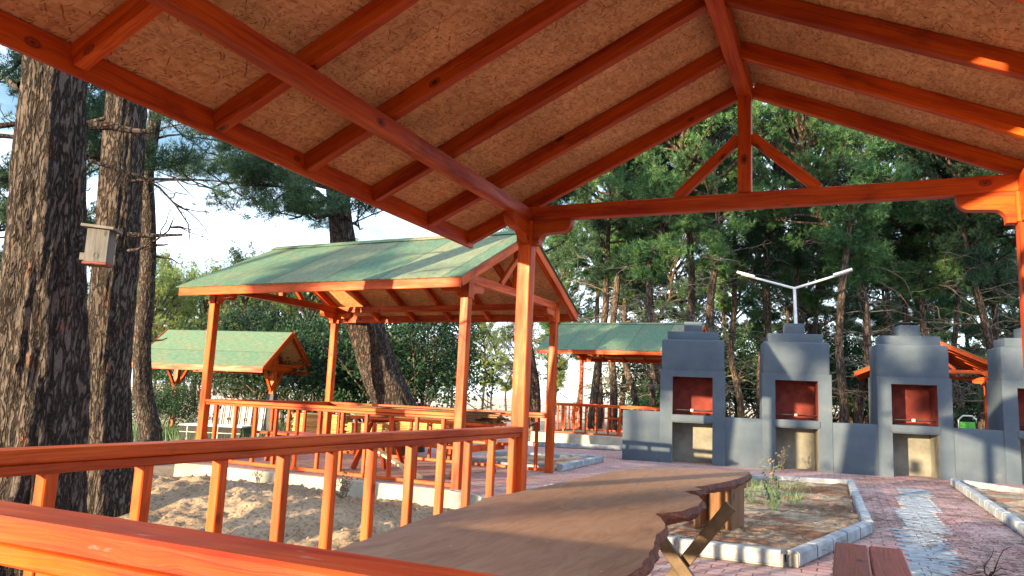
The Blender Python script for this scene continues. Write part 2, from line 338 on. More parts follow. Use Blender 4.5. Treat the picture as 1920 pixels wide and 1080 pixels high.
# ------------------------------------------------------------------ object helpers
def tag(o, label=None, cat=None, group=None, kind=None):
    if label: o['label'] = label
    if cat: o['category'] = cat
    if group: o['group'] = group
    if kind: o['kind'] = kind
    return o
def empty(name, loc=(0, 0, 0), rz=0.0):
    o = bpy.data.objects.new(name, None); o.empty_display_size = 0.2; COL.objects.link(o); o.location = loc; o.rotation_euler = (0, 0, rz); return o
def link_mesh(name, me, parent=None):
    o = bpy.data.objects.new(name, me); COL.objects.link(o); o.parent = parent; return o
class MB:
    """collects vertices, faces and UVs of ONE mesh object"""
    def __init__(s): s.v, s.f, s.uv = [], [], []
    def poly(s, pts, uvs=None):
        k = len(s.v); s.v += [tuple(p) for p in pts]; s.f.append(tuple(range(k, k+len(pts))))
        s.uv += uvs if uvs else [(p[0], p[1]) for p in pts]
    def beam(s, p0, p1, w, h, upv=(0, 0, 1), ch=0.005, ends=None):
        """timber from p0 to p1, w wide, h high, with chamfered edges; UV along and across"""
        p0, p1 = Vector(p0), Vector(p1); d = (p1-p0); L = d.length; d = d/L
        sx = d.cross(Vector(upv)); sx.normalize(); sy = sx.cross(d)
        a, b = w/2, h/2; c = min(ch, a*0.4, b*0.4)
        sec = [(-a+c, -b), (a-c, -b), (a, -b+c), (a, b-c), (a-c, b), (-a+c, b), (-a, b-c), (-a, -b+c)]
        per = [0]
        for i in range(8): q, r_ = sec[i], sec[(i+1) % 8]; per.append(per[-1]+math.hypot(q[0]-r_[0], q[1]-r_[1]))
        o = rng.uniform(0, 40), rng.uniform(0, 40)
        P0 = [p0+sx*x+sy*y for x, y in sec]; P1 = [p1+sx*x+sy*y for x, y in sec]
        if ends:    # ends: (shear0, shear1) metres the top edge is moved along the timber
            P0 = [q+d*(ends[0]*(sec[i][1]/h)) for i, q in enumerate(P0)]; P1 = [q+d*(ends[1]*(sec[i][1]/h)) for i, q in enumerate(P1)]
        for i in range(8):
            j = (i+1) % 8; u0_, u1_ = per[i]+o[1], per[i+1]+o[1]
            s.poly([P0[i], P0[j], P1[j], P1[i]], [(o[0], u0_), (o[0], u1_), (o[0]+L, u1_), (o[0]+L, u0_)])
        s.poly(P0[::-1], [(o[0]+x*.3, o[1]+y) for x, y in sec[::-1]]); s.poly(P1, [(o[0]+x*.3, o[1]+y) for x, y in sec])
    def box(s, lo, hi, ch=0.004):
        lo, hi = Vector(lo), Vector(hi); c = (lo+hi)/2; dx, dy, dz = hi-lo
        if dx >= dy and dx >= dz: s.beam((lo.x, c.y, c.z), (hi.x, c.y, c.z), dy, dz, (0, 0, 1), ch)
        elif dy >= dz: s.beam((c.x, lo.y, c.z), (c.x, hi.y, c.z), dx, dz, (0, 0, 1), ch)
        else: s.beam((c.x, c.y, lo.z), (c.x, c.y, hi.z), dx, dy, (0, 1, 0), ch)
    def prism(s, pts, e0, e1, ex, ey, ez, org=(0, 0, 0)):
        """outline pts (2D) in axes ex, ey, extruded along ez from e0 to e1"""
        ex, ey, ez, org = Vector(ex), Vector(ey), Vector(ez), Vector(org)
        A = [org+ex*x+ey*y+ez*e0 for x, y in pts]; B = [org+ex*x+ey*y+ez*e1 for x, y in pts]
        s.poly(A[::-1], [(x, y) for x, y in pts[::-1]]); s.poly(B, [(x, y) for x, y in pts])
        for i in range(len(pts)):
            j = (i+1) % len(pts); s.poly([A[i], A[j], B[j], B[i]], [(pts[i][0], pts[i][1]), (pts[j][0], pts[j][1]), (pts[j][0], pts[j][1]+e1-e0), (pts[i][0], pts[i][1]+e1-e0)])
    def tube(s, pts, rad, n=8):
        T = tube_arrays(pts, rad, n); k = len(s.v); s.v += [tuple(p) for p in T[0]]
        for f in T[1]: s.f.append(tuple(int(i)+k for i in f)); s.uv += [(0, 0)]*len(f)
    def build(s, name, mat, parent=None, smooth=False):
        me = bpy.data.meshes.new(name); me.from_pydata(s.v, [], s.f)
        uvl = me.uv_layers.new(name='UVMap'); uvl.data.foreach_set('uv', np.array(s.uv, dtype=np.float32).ravel())
        me.materials.append(mat)
        if smooth: me.polygons.foreach_set('use_smooth', [True]*len(me.polygons))
        me.update(); bm = bmesh.new(); bm.from_mesh(me); bmesh.ops.recalc_face_normals(bm, faces=bm.faces); bm.to_mesh(me); bm.free()
        return link_mesh(name, me, parent)
def one(name, mat, parent, kind, *a, **k):
    m = MB(); getattr(m, kind)(*a, **k); return m.build(name, mat, parent)
def np_mesh(name, V, F, mat, smooth=False):
    V = np.asarray(V, dtype=np.float32); F = np.asarray(F, dtype=np.int32); k = F.shape[1]
    me = bpy.data.meshes.new(name); me.vertices.add(len(V)); me.vertices.foreach_set('co', V.ravel())
    me.loops.add(F.size); me.loops.foreach_set('vertex_index', F.ravel())
    me.polygons.add(len(F)); me.polygons.foreach_set('loop_start', np.arange(0, F.size, k, dtype=np.int32)); me.polygons.foreach_set('loop_total', np.full(len(F), k, dtype=np.int32))
    if smooth: me.polygons.foreach_set('use_smooth', np.ones(len(F), dtype=bool))
    me.materials.append(mat); me.update(calc_edges=True); return me
def tube_arrays(pts, rad, n=8):
    P = np.array([tuple(p) for p in pts], float); rad = np.array(rad, float); m = len(P)
    T = np.gradient(P, axis=0); T /= np.linalg.norm(T, axis=1)[:, None]+1e-9
    ref = np.array([0, 0, 1.0]) if abs(T[:, 2]).mean() < 0.8 else np.array([1.0, 0, 0])
    A = np.cross(T, ref); A /= np.linalg.norm(A, axis=1)[:, None]+1e-9; B = np.cross(T, A)
    th = np.linspace(0, 2*np.pi, n, endpoint=False)
    V = (P[:, None]+rad[:, None, None]*(A[:, None]*np.cos(th)[None, :, None]+B[:, None]*np.sin(th)[None, :, None])).reshape(-1, 3)
    i = np.arange(m-1)[:, None]*n; j = np.arange(n)[None]; k = (j+1) % n
    F = np.stack([i+j, i+k, i+n+k, i+n+j], -1).reshape(-1, 4)
    return V, F
class Acc:
    """accumulates numpy arrays of quads or triangles"""
    def __init__(s): s.V, s.F, s.k = [], [], 0
    def add(s, V, F): s.V.append(V); s.F.append(F+s.k); s.k += len(V)
    def mesh(s, name, mat, smooth=False): return np_mesh(name, np.concatenate(s.V), np.concatenate(s.F), mat, smooth)
def copy_tree(o, parent=None):
    c = o.copy(); COL.objects.link(c)
    if parent: c.parent = parent
    for ch in list(o.children): copy_tree(ch, c)
    return c
def vnoise(x, y, s, seed=0):
    """value noise on numpy arrays"""
    x, y = np.asarray(x)*s+seed*17.3, np.asarray(y)*s+seed*9.1
    xi, yi = np.floor(x), np.floor(y); xf, yf = x-xi, y-yi; u, v = xf*xf*(3-2*xf), yf*yf*(3-2*yf)
    h = lambda a, b: np.modf(np.abs(np.sin(a*127.1+b*311.7+seed)*43758.5453))[0]
    return (h(xi, yi)*(1-u)+h(xi+1, yi)*u)*(1-v)+(h(xi, yi+1)*(1-u)+h(xi+1, yi+1)*u)*v

# ------------------------------------------------------------------ ground, paving, beds
def sheet(name, x0, x1, y0, y1, step, hf, mat, kind='structure'):
    xs = np.arange(x0, x1+step/2, step); ys = np.arange(y0, y1+step/2, step)
    X, Y = np.meshgrid(xs, ys); Z = hf(X, Y); V = np.stack([X, Y, Z], -1).reshape(-1, 3)
    a, b = len(xs), len(ys); i = np.arange(b-1)[:, None]*a+np.arange(a-1)[None]
    F = np.stack([i, i+1, i+a+1, i+a], -1).reshape(-1, 4)
    o = link_mesh(name, np_mesh(name, V, F, mat, True)); tag(o, kind=kind); return o
def far_ground(X, Y):
    return -0.24+0.05*vnoise(X, Y, 0.4, 3)-0.04*np.clip((np.hypot(X, Y)-60)/100, 0, 3)
gm = Acc()
rad = np.concatenate([np.linspace(0, 60, 90), np.geomspace(62, 900, 40)]); th = np.linspace(0, 2*np.pi, 121)
RR, TT = np.meshgrid(rad, th); X, Y = RR*np.cos(TT), RR*np.sin(TT)+8
V = np.stack([X, Y, far_ground(X, Y)-0.02], -1).reshape(-1, 3); a = len(rad)
i = np.arange(len(th)-1)[:, None]*a+np.arange(a-1)[None]; F = np.stack([i, i+a, i+a+1, i+1], -1).reshape(-1, 4)
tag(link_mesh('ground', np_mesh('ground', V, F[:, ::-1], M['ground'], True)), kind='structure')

def sand_h(X, Y):
    z = -0.27+0.05*vnoise(X, Y, 0.8, 1)
    z += 0.22*np.exp(-(((X+6.9)/1.3)**2+((Y-6.9)/1.0)**2))+0.20*np.exp(-(((X+5.1)/1.2)**2+((Y-6.3)/0.7)**2))+0.12*np.exp(-(((X+3.7)/0.8)**2+((Y-5.4)/0.9)**2))
    n1 = vnoise(X, Y, 4, 2); n2 = vnoise(X, Y, 11, 4); n3 = vnoise(X, Y, 27, 5)
    z += 0.05*n1*n1+0.06*np.maximum(n2-0.45, 0)+0.05*n3*n2
    edge = np.clip((8.28-Y)/0.3, 0, 1); return z
sheet('sand_ground', -13, -2.42, -1.0, 8.28, 0.035, sand_h, M['sand'])

def slab(name, pts, z, depth, mat):
    m = MB(); A = [(x, y, z) for x, y in pts]; m.poly(A)
    n_ = len(pts)
    for k in range(n_):
        (x, y), (u, v) = pts[k], pts[(k+1) % n_]
        m.poly([(x, y, z), (x, y, z-depth), (u, v, z-depth), (u, v, z)])
    o = m.build(name, mat); tag(o, kind='structure'); return o
slab('paving', [(-2.40, -4), (12, -4), (12, 22.5), (-10, 22.5), (-10, 14.6), (-8.95, 14.6), (-8.95, 8.33), (-4.4, 8.33), (-3.95, 8.2), (-2.40, 5.9)], 0.0, 0.5, M['paver'])

# retaining wall along the edge of the paving, seen below the second pavilion
def ret_wall():
    t = empty('retaining_wall', (-6.6, 8.28, -0.3))
    m = MB()
    for (x0, y0), (x1, y1) in (((-2.35, 0.0), (-0.25, 0.0)), ((-0.245, 0.0), (2.2, 0.01))):
        m.beam((x0, y0, 0.138), (x1, y1, 0.138), 0.12, 0.326, (0, 0, 1), 0.008)
    m.beam((-2.29, 0.03, 0.138), (-2.29, 1.2, 0.138), 0.12, 0.326, (0, 0, 1), 0.008)
    m.build('wall', M['wallconc'], t)
    m = MB(); m.beam((2.205, 0.0, 0.136), (2.66, -0.1, 0.136), 0.12, 0.32, (0, 0, 1), 0.008); m.beam((2.665, -0.1, 0.136), (4.2, -2.35, 0.136), 0.12, 0.32, (0, 0, 1), 0.008)
    m.build('wall', M['mortar'], t)
    tag(t, 'low pale concrete retaining wall holding the paving above the sand', 'retaining wall')
ret_wall()

def bed(name, pts, seed):
    """bumpy soil filling an outline"""
    xs = [p[0] for p in pts]; ys = [p[1] for p in pts]; st = 0.05
    gx = np.arange(min(xs), max(xs)+st, st); gy = np.arange(min(ys), max(ys)+st, st)
    X, Y = np.meshgrid(gx, gy)
    def inside(px, py):
        c = np.zeros(px.shape, bool); n_ = len(pts)
        for i in range(n_):
            (x0, y0), (x1, y1) = pts[i], pts[(i+1) % n_]
            if y0 == y1: continue
            c ^= ((y0 > py) != (y1 > py)) & (px < (x1-x0)*(py-y0)/(y1-y0)+x0)
        return c
    I = inside(X, Y)
    Z = 0.012+0.04*vnoise(X, Y, 3, seed)+0.06*vnoise(X, Y, 12, seed+1)*vnoise(X, Y, 5, seed+2)
    V = np.stack([X, Y, Z], -1).reshape(-1, 3); a = len(gx)
    i = (np.arange(len(gy)-1)[:, None]*a+np.arange(a-1)[None]); ok = (I[:-1, :-1] & I[1:, 1:] & I[1:, :-1] & I[:-1, 1:])
    i = i[ok]; F = np.stack([i, i+1, i+a+1, i+a], -1)
    o = link_mesh(name, np_mesh(name, V, F, M['soil'], True)); tag(o, kind='structure')
bedA = [(-2.0, 6.16), (-1.14, 6.16), (-0.45, 6.12), (0.13, 8.25), (0.0, 12.85), (-1.39, 12.4), (-2.0, 12.3)]
bed('planting_soil', bedA, 3)
bedB = [(1.66, 9.0), (1.71, 15.0), (2.46, 13.85), (7.0, 14.6), (7, 9)]
bed('planting_soil', [(1.70, 5.0), (1.70, 9.0), (1.75, 14.2), (2.46, 13.75), (7.0, 14.5), (7, 5)], 9)
bed('planting_soil', [(-6.2, 11.7), (-4.3, 11.7), (-4.35, 13.9), (-5.9, 13.9)], 14)

def curb_run(p0, p1, label, group='kerb edges of the planting beds', L=0.5, w=0.10, h=0.115, paint=None):
    """one run of kerb: parts named block with mortar showing in the joints"""
    p0, p1 = Vector((*p0, 0)), Vector((*p1, 0)); d = p1-p0; tot = d.length; d.normalize(); k = max(1, round(tot/L)); s_ = tot/k
    t = empty('kerb', p0); t.rotation_euler = (0, 0, math.atan2(d.y, d.x))
    m = MB(); m.beam((0, 0, h/2-0.008), (tot, 0, h/2-0.008), w-0.02, h-0.02, (0, 0, 1), 0.004); m.build('mortar_core', M['mortar'], t)
    for q in range(k):
        one('block', M['curb'], t, 'beam', (q*s_+0.016, rng.uniform(-.004, .004), h/2+0.004), ((q+1)*s_-0.016, rng.uniform(-.004, .004), h/2+rng.uniform(0, .006)), w, h, (0, 0, 1), 0.016)
    tag(t, label, 'kerb', group); return t
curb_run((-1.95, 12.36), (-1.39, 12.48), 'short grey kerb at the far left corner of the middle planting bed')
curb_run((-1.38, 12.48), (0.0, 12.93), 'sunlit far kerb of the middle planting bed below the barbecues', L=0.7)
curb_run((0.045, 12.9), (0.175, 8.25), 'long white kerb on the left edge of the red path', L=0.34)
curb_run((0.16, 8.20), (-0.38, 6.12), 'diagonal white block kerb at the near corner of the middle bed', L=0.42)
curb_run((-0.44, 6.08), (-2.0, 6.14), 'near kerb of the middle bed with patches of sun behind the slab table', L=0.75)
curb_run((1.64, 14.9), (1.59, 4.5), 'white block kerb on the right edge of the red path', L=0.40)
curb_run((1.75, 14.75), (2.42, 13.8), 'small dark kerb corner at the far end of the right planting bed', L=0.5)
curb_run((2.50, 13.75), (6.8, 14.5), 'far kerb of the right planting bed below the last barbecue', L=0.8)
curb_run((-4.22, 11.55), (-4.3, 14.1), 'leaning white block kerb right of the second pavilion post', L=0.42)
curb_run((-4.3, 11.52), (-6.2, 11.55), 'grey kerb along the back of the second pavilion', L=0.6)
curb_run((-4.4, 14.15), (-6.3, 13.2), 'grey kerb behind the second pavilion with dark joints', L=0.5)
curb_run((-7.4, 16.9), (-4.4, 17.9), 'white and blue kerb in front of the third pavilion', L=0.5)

def stripe(name, path, half, seed):
    """white pavers laid as a band through the red ones"""
    r_ = random.Random(seed); m = MB(); row = 0.115
    (x0, y0), (x1, y1) = path; n_ = int(abs(y1-y0)/row)
    for k in range(n_):
        y = math.floor(min(y0, y1)/row)*row+k*row; t = (y-y0)/(y1-y0); xc = x0+(x1-x0)*t
        q0 = math.floor((xc-half)/0.1)*0.1+(0.05 if k % 2 else 0); q = q0
        while q < xc+half-0.02:
            w = 0.194
            m.box((q+0.003, y+0.004, -0.03), (q+w, y+row-0.005, 0.006+r_.uniform(0, .003)), 0.003); q += 0.2
    o = m.build(name, M['paver_white']); tag(o, kind='structure'); return o
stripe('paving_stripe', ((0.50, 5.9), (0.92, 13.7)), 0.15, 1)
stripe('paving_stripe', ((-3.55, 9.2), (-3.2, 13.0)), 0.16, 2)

# ------------------------------------------------------------------ pavilions
def bracket_outline(L=0.32, H=0.21):
    r1 = min(0.075, L*0.45); pts = [(0, 0), (L, 0)]
    for a in range(0, 91, 15): pts.append((L-r1+r1*math.cos(R(a)), -0.028-r1*math.sin(R(a))))
    if L > 0.2:
        for a in range(0, 91, 15): pts.append((0.125-0.065*math.sin(R(a)), -0.175+0.065*math.cos(R(a))))
        pts.append((0.06, -H))
    else: pts.append((L-r1, -H))
    pts.append((0, -H)); return pts

def pavilion(name, label, cat, loc, rz, L, W, rails, near=False, pitch=0.46, over=0.58, gable=0.13, group=None, base=0.0, scale=1.0, rafters=None, rail_post=None, mat=None, low_rail=True, railh=0.925):
    """open timber shelter: ridge along local Y, posts at (0|W, 0|L)"""
    S = mat or M['stain']; t = empty(name, loc, rz); t.scale = (scale,)*3
    tz, tt = 2.585, 2.70           # tie beam bottom and top
    for i, (x, y) in enumerate(((0, 0), (W, 0), (0, L), (W, L))):
        p = one('post', S, t, 'beam', (x, y, base), (x, y, tz-0.004), 0.112, 0.112, (0, 1, 0), 0.006)
        sx = 1 if x == 0 else -1; sy = 1 if y == 0 else -1
        for k, (ax, sgn) in enumerate((('x', sx), ('y', sy), ('y', -sy))):
            if k == 2 and not near: continue
            m = MB(); o_ = bracket_outline(0.33 if k < 2 else 0.12, 0.20); e = (sgn, 0, 0) if ax == 'x' else (0, sgn, 0); n_ = (0, 1, 0) if ax == 'x' else (1, 0, 0)
            m.prism([(q[0]+0.058, q[1]) for q in o_], -0.043, 0.043, e, (0, 0, 1), n_, (x, y, tz-0.002)); m.build('bracket', S, p)
        m = MB(); m.box((x-0.066, y-0.066, tz-0.20), (x+0.066, y+0.066, tz-0.006)); m.build('post_head', S, p)
    for y in (0, L):
        one('tie_beam', S, t, 'beam', (-0.06, y, (tz+tt)/2), (W+0.06, y, (tz+tt)/2), 0.09, tt-tz)
        under = tt+pitch*W/2-0.012
        kp = one('king_post', S, t, 'beam', (W/2, y, tt+0.002), (W/2, y, under+0.05), 0.095, 0.095, (0, 1, 0))
        for s_ in (-1, 1):
            one('brace', S, t, 'beam', (W/2+s_*0.50, y, tt-0.0), (W/2+s_*0.045, y, tt+0.43), 0.06, 0.075, (0, 0, 1))
    under = tt+pitch*W/2           # underside of the rafters at the ridge line
    y0, y1 = -gable, L+gable
    for x in (0, W): one('long_beam', S, t, 'beam', (x, -0.05, tz+0.048), (x, L+0.02, tz+0.048), 0.094, 0.10) if near else one('long_beam', S, t, 'beam', (x, -0.05, tz+0.052), (x, L+0.05, tz+0.052), 0.084, 0.104)
    one('ridge_beam', S, t, 'beam', (W/2, y0+0.05, under+0.01), (W/2, y1-0.04, under+0.01), 0.10, 0.13)
    c = math.cos(math.atan(pitch)); th_ = 0.108
    ys = rafters if rafters else list(np.linspace(y0+0.03, y1-0.03, max(4, round((y1-y0)/0.75)+1)))
    for y in ys:
        for s_ in (-1, 1):
            xe = W/2+s_*(W/2+over); ze = under-pitch*(W/2+over); xr = W/2+s_*0.052; zr = under-pitch*0.052
            one('rafter', S, t, 'beam', (xr, y, zr+th_/2/c), (xe, y, ze+th_/2/c), 0.062, th_, (0, 0, 1), 0.004, ends=(-s_*0+0.0, 0))
    for s_ in (-1, 1):
        xe = W/2+s_*(W/2+over+0.02); ze = under-pitch*(W/2+over)+0.052
        one('fascia', S, t, 'beam', (xe, y0-0.03, ze-0.004), (xe, y1+0.03, ze-0.004), 0.032, 0.125, (0, 0, 1))
        zo = (under+th_/c); a = Vector((W/2, 0, zo+0.0)); b_ = Vector((W/2+s_*(W/2+over+0.045), 0, zo-pitch*(W/2+over+0.045)))
        wdt = (b_-a).length
        # strand-board ceiling, laid on the rafters, with the green felt above it
        m = MB(); nrm = Vector((s_*pitch, 0, 1)).normalized()
        def sl(z0_, z1_, ext, mm, joints):
            A0, B0 = a+nrm*z0_, b_+nrm*z0_+(b_-a).normalized()*ext; A1, B1 = a+nrm*z1_, b_+nrm*z1_+(b_-a).normalized()*ext
            for (u, v) in joints:
                q = [Vector((A0.x, u, A0.z)), Vector((B0.x, u, B0.z)), Vector((B0.x, v, B0.z)), Vector((A0.x, v, A0.z))]
                w_ = [Vector((A1.x, u, A1.z)), Vector((B1.x, u, B1.z)), Vector((B1.x, v, B1.z)), Vector((A1.x, v, A1.z))]
                of = rng.uniform(0, 30)
                uvq = [(u+of, 0), (u+of, wdt), (v+of, wdt), (v+of, 0)]
                mm.poly(q, uvq); mm.poly(w_, uvq)
                for i in range(4):
                    j = (i+1) % 4; mm.poly([q[i], q[j], w_[j], w_[i]], [uvq[i], uvq[j], uvq[j], uvq[i]])
        js = []; u = y0-0.03
        while u < y1+0.03: v = min(u+1.22, y1+0.03); js.append((u, v-0.003)); u = v
        sl(0.002, 0.014, 0, m, js); pn = m.build('roof_board', M['osb'], t)
        m = MB(); o1 = rng.uniform(0, 50)
        A0 = a+nrm*0.017; B0 = b_+nrm*0.017+(b_-a).normalized()*0.02; A1, B1 = A0+nrm*0.01, B0+nrm*0.01
        q = [Vector((A0.x, y0-0.06, A0.z)), Vector((B0.x, y0-0.06, B0.z)), Vector((B0.x, y1+0.06, B0.z)), Vector((A0.x, y1+0.06, A0.z))]
        w_ = [Vector((p_.x, p_.y, p_.z))+nrm*0.012 for p_ in q]
        uvq = [(o1, 0), (o1, wdt), (o1+y1-y0, wdt), (o1+y1-y0, 0)]
        m.poly(q, uvq); m.poly(w_, uvq)
        for i in range(4): j = (i+1) % 4; m.poly([q[i], q[j], w_[j], w_[i]], [uvq[i], uvq[j], uvq[j], uvq[i]])
        m.build('roof_felt', M['felt'], pn)
    m = MB()
    for s_ in (-1, 1): m.beam((W/2+s_*0.075, y0-0.06, zo+0.012), (W/2+s_*0.075, y1+0.06, zo+0.012), 0.17, 0.012, (s_*pitch, 0, 1), 0.003)
    m.build('ridge_cap', M['felt'], t)
    if not near:
        for y in (y0-0.02, y1+0.02):
            for s_ in (-1, 1):
                xe = W/2+s_*(W/2+over); ze = under-pitch*(W/2+over)
                one('barge_board', S, t, 'beam', (W/2+s_*0.003, y, under+th_/2/c), (xe, y, ze+th_/2/c), 0.028, th_+0.02, (0, 0, 1))
    for (ax, p, a0, a1, sp, bal) in rails:
        # ax 'y': rail along local Y at x=p ; 'x': rail along local X at y=p
        P = (lambda q, z: Vector((p, q, z))) if ax == 'y' else (lambda q, z: Vector((q, p, z)))
        tr = one('railing', M['stain_scraped'] if (near and ax == 'x') else S, t, 'beam', P(a0, railh-0.022), P(a1, railh-0.022), 0.105, 0.044, (0, 0, 1), 0.006)
        one('under_rail', S, tr, 'beam', P(a0, railh-0.063), P(a1, railh-0.063), 0.075, 0.036, (0, 0, 1), 0.005)
        if low_rail: one('bottom_rail', S, tr, 'beam', P(a0, base+0.04), P(a1, base+0.04), 0.05, 0.045, (0, 0, 1), 0.004)
        bs = bal if bal else list(np.arange(a0+sp*0.45, a1-0.04, sp))
        for b_ in bs: one('baluster', S, tr, 'beam', P(b_, base+0.063 if low_rail else base), P(b_, railh-0.082), 0.048, 0.048, (0, 1, 0), 0.004)
    tag(t, label, cat, group); return t

G_PAV = 'timber pavilions with green felt roofs'
AX, AY = -2.365, 0.86
balA = [v-AY for v in (1.665, 2.035, 2.405, 2.79, 3.15, 3.50, 3.90, 4.28, 4.65, 5.03, 5.40)]
rafA = [v-AY for v in (1.25-0.0, 1.97, 2.75, 3.465, 4.18, 4.93, 5.62)]+[0.5-AY+0.35]
pavilion('pavilion', 'nearest orange timber pavilion whose strand-board roof fills the top of the picture', 'pavilion', (AX, AY, 0), 0, 4.67, 3.44,
         [('y', 0.0, 0.057, 4.61, 0.37, balA), ('x', 0.0, 0.057, 3.38, 0.42, [0.36+0.42*k for k in range(8)])], near=True, group=G_PAV, rafters=rafA, base=0.0, gable=0.14)
# second pavilion: ridge across the view
a2 = R(90-2.6)
pavilion('pavilion', 'second timber pavilion standing over the sand, planks and picnic table inside', 'pavilion', (-4.42, 8.43, 0), a2, 4.5, 2.85,
         [('y', 0.0, 0.057, 4.44, 0.40, None), ('y', 2.85, 0.057, 4.44, 0.40, None), ('x', 4.5, 0.057, 2.79, 0.4, None)], pitch=0.50, over=0.48, gable=0.17, group=G_PAV)
pavilion('pavilion', 'third pavilion seen between the orange post and the first barbecue, roof half sunlit', 'pavilion', (-3.62, 19.1, 0.26), a2+R(2.6), 4.35, 3.2,
         [('y', 0.0, 0.057, 4.29, 0.36, None), ('y', 3.2, 0.057, 4.29, 0.30, None), ('x', 4.35, 0.057, 3.14, 0.36, None)], pitch=0.47, over=0.55, gable=0.17, group=G_PAV, scale=0.86)
pavilion('pavilion', 'farthest pavilion with its gable showing behind the third barbecue', 'pavilion', (0.75, 23.0, 0), R(-3), 4.5, 3.35,
         [('y', 0.0, 0.057, 4.44, 0.36, None), ('x', 4.5, 0.057, 3.3, 0.36, None), ('y', 3.35, 0.057, 4.44, 0.36, None)], pitch=0.46, over=0.55, gable=0.15, group=G_PAV, scale=0.88)
tag(one('foundation_wall', M['wallconc'], None, 'box', (-7.75, 18.9, 0.0), (-3.0, 22.0, 0.262), 0.01), 'pale concrete foundation under the third pavilion', 'foundation')

# ------------------------------------------------------------------ slab table, benches
def slab_table():
    left = [(-1.17, 1.50), (-1.20, 1.75), (-1.26, 2.2), (-1.275, 2.55), (-1.32, 2.79), (-1.29, 3.05), (-1.27, 3.6), (-1.25, 4.1), (-1.23, 4.5), (-1.06, 4.78), (-0.93, 4.95), (-0.75, 5.03), (-0.57, 5.06)]
    rt = [(-0.545, 4.9), (-0.56, 4.55), (-0.60, 4.25), (-0.66, 3.95), (-0.70, 3.86), (-0.64, 3.78), (-0.655, 3.70), (-0.70, 3.62), (-0.62, 3.50), (-0.565, 3.35), (-0.555, 3.13), (-0.58, 2.95), (-0.645, 2.82), (-0.60, 2.70), (-0.55, 2.55), (-0.54, 2.38), (-0.50, 2.15), (-0.47, 1.9), (-0.485, 1.6), (-0.55, 1.48)]
    out = left+rt; fin = []
    for k in range(len(out)):
        (x, y), (u, v) = out[k], out[(k+1) % len(out)]; n_ = max(1, int(math.hypot(u-x, v-y)/0.04))
        for q in range(n_): s_ = q/n_; fin.append((x+(u-x)*s_+rng.uniform(-.004, .004), y+(v-y)*s_+rng.uniform(-.004, .004)))
    t = empty('slab_table', (-0.9, 3.2, 0)); ox, oy = -0.9, 3.2
    m = MB(); m.poly([(x-ox, y-oy, 0.75) for x, y in fin])
    m.build('table_top', M['slab'], t)
    # the live edge: rings that swell out and tuck in below the flat top
    e = MB(); cx = lambda y: -0.9
    rings = []
    prof = [(0.0, 0.7495), (0.006, 0.742), (0.012, 0.726), (0.0, 0.708), (-0.03, 0.694)]
    n_ = len(fin)
    for (o_, z) in prof:
        rr = []
        for k, (x, y) in enumerate(fin):
            (xa, ya), (xb, yb) = fin[k-2], fin[(k+2) % n_]; tx, ty = xb-xa, yb-ya; d = math.hypot(tx, ty)+1e-6
            nx, ny = -ty/d, tx/d
            w = 1+1.0*(float(vnoise(x*1.0, y*1.0, 9, 3))-0.5)
            lift = 0.014*(float(vnoise(x, y, 14, 8))-0.5)+0.012*(float(vnoise(x, y, 41, 9))-0.5) if z < 0.735 else 0; w += 0.9*(float(vnoise(x, y, 33, 4))-0.5)
            rr.append((x+nx*o_*w-ox, y+ny*o_*w-oy, z+lift))
        rings.append(rr)
    for a_, b_ in zip(rings, rings[1:]):
        for k in range(n_): j = (k+1) % n_; e.poly([a_[k], a_[j], b_[j], b_[k]])
    e.poly(rings[-1])
    e.build('live_edge', M['bark_edge'], t)
    for yc in (3.9, 2.05):
        fr = MB(); fr.beam((-1.03-ox, yc-oy, 0.665), (-0.49-ox, yc-oy, 0.02), 0.062, 0.03, (0, 1, 0), 0.003); fr.build('leg', M['gold_steel'], t)
        fr = MB(); fr.beam((-0.53-ox, yc-oy+0.037, 0.665), (-1.02-ox, yc-oy+0.037, 0.02), 0.062, 0.03, (0, 1, 0), 0.003); fr.build('leg', M['gold_steel'], t)
    tag(t, 'long brown wooden slab table with a ragged live edge on crossed brass legs', 'table')
slab_table()

def bench(name, loc, rz, L, label, mat, w=0.33, h=0.45, group=None):
    t = empty(name, loc, rz)
    for s_ in (-1, 1): one('seat', mat, t, 'beam', (s_*w/4, -L/2, h-0.02), (s_*w/4, L/2, h-0.02), w/2-0.004, 0.04, (0, 0, 1), 0.008)
    for y in (-L/2+0.22, L/2-0.22):
        for s_ in (-1, 1): one('leg', mat, t, 'beam', (s_*w*0.42, y, 0), (s_*w*0.25, y, h-0.045), 0.06, 0.05, (0, 1, 0))
        one('cross_piece', mat, t, 'beam', (-w*0.4, y+0.055, h-0.08), (w*0.4, y+0.055, h-0.08), 0.04, 0.06)
    tag(t, label, 'bench', group); return t
bench('bench', (0.095, 3.55, 0), 0, 2.04, 'dark red two-board bench at the bottom right edge', M['red_wood'])

def stool():
    t = empty('wooden_stool', (-1.08, 7.25, 0.0), R(-14))
    one('seat', M['brown_wood'], t, 'beam', (-0.19, 0, 0.44), (0.19, 0, 0.44), 0.36, 0.05, (0, 0, 1), 0.008)
    for x in (-0.15, 0.15): one('leg', M['brown_wood'], t, 'beam', (x, 0, 0.0), (x, 0, 0.412), 0.06, 0.30, (0, 1, 0))
    one('back_panel', M['brown_wood'], t, 'beam', (0, 0.02, 0.1), (0, 0.02, 0.41), 0.235, 0.03, (0, 1, 0))
    tag(t, 'small brown wooden stool in the planting bed behind the slab table', 'stool')
stool()

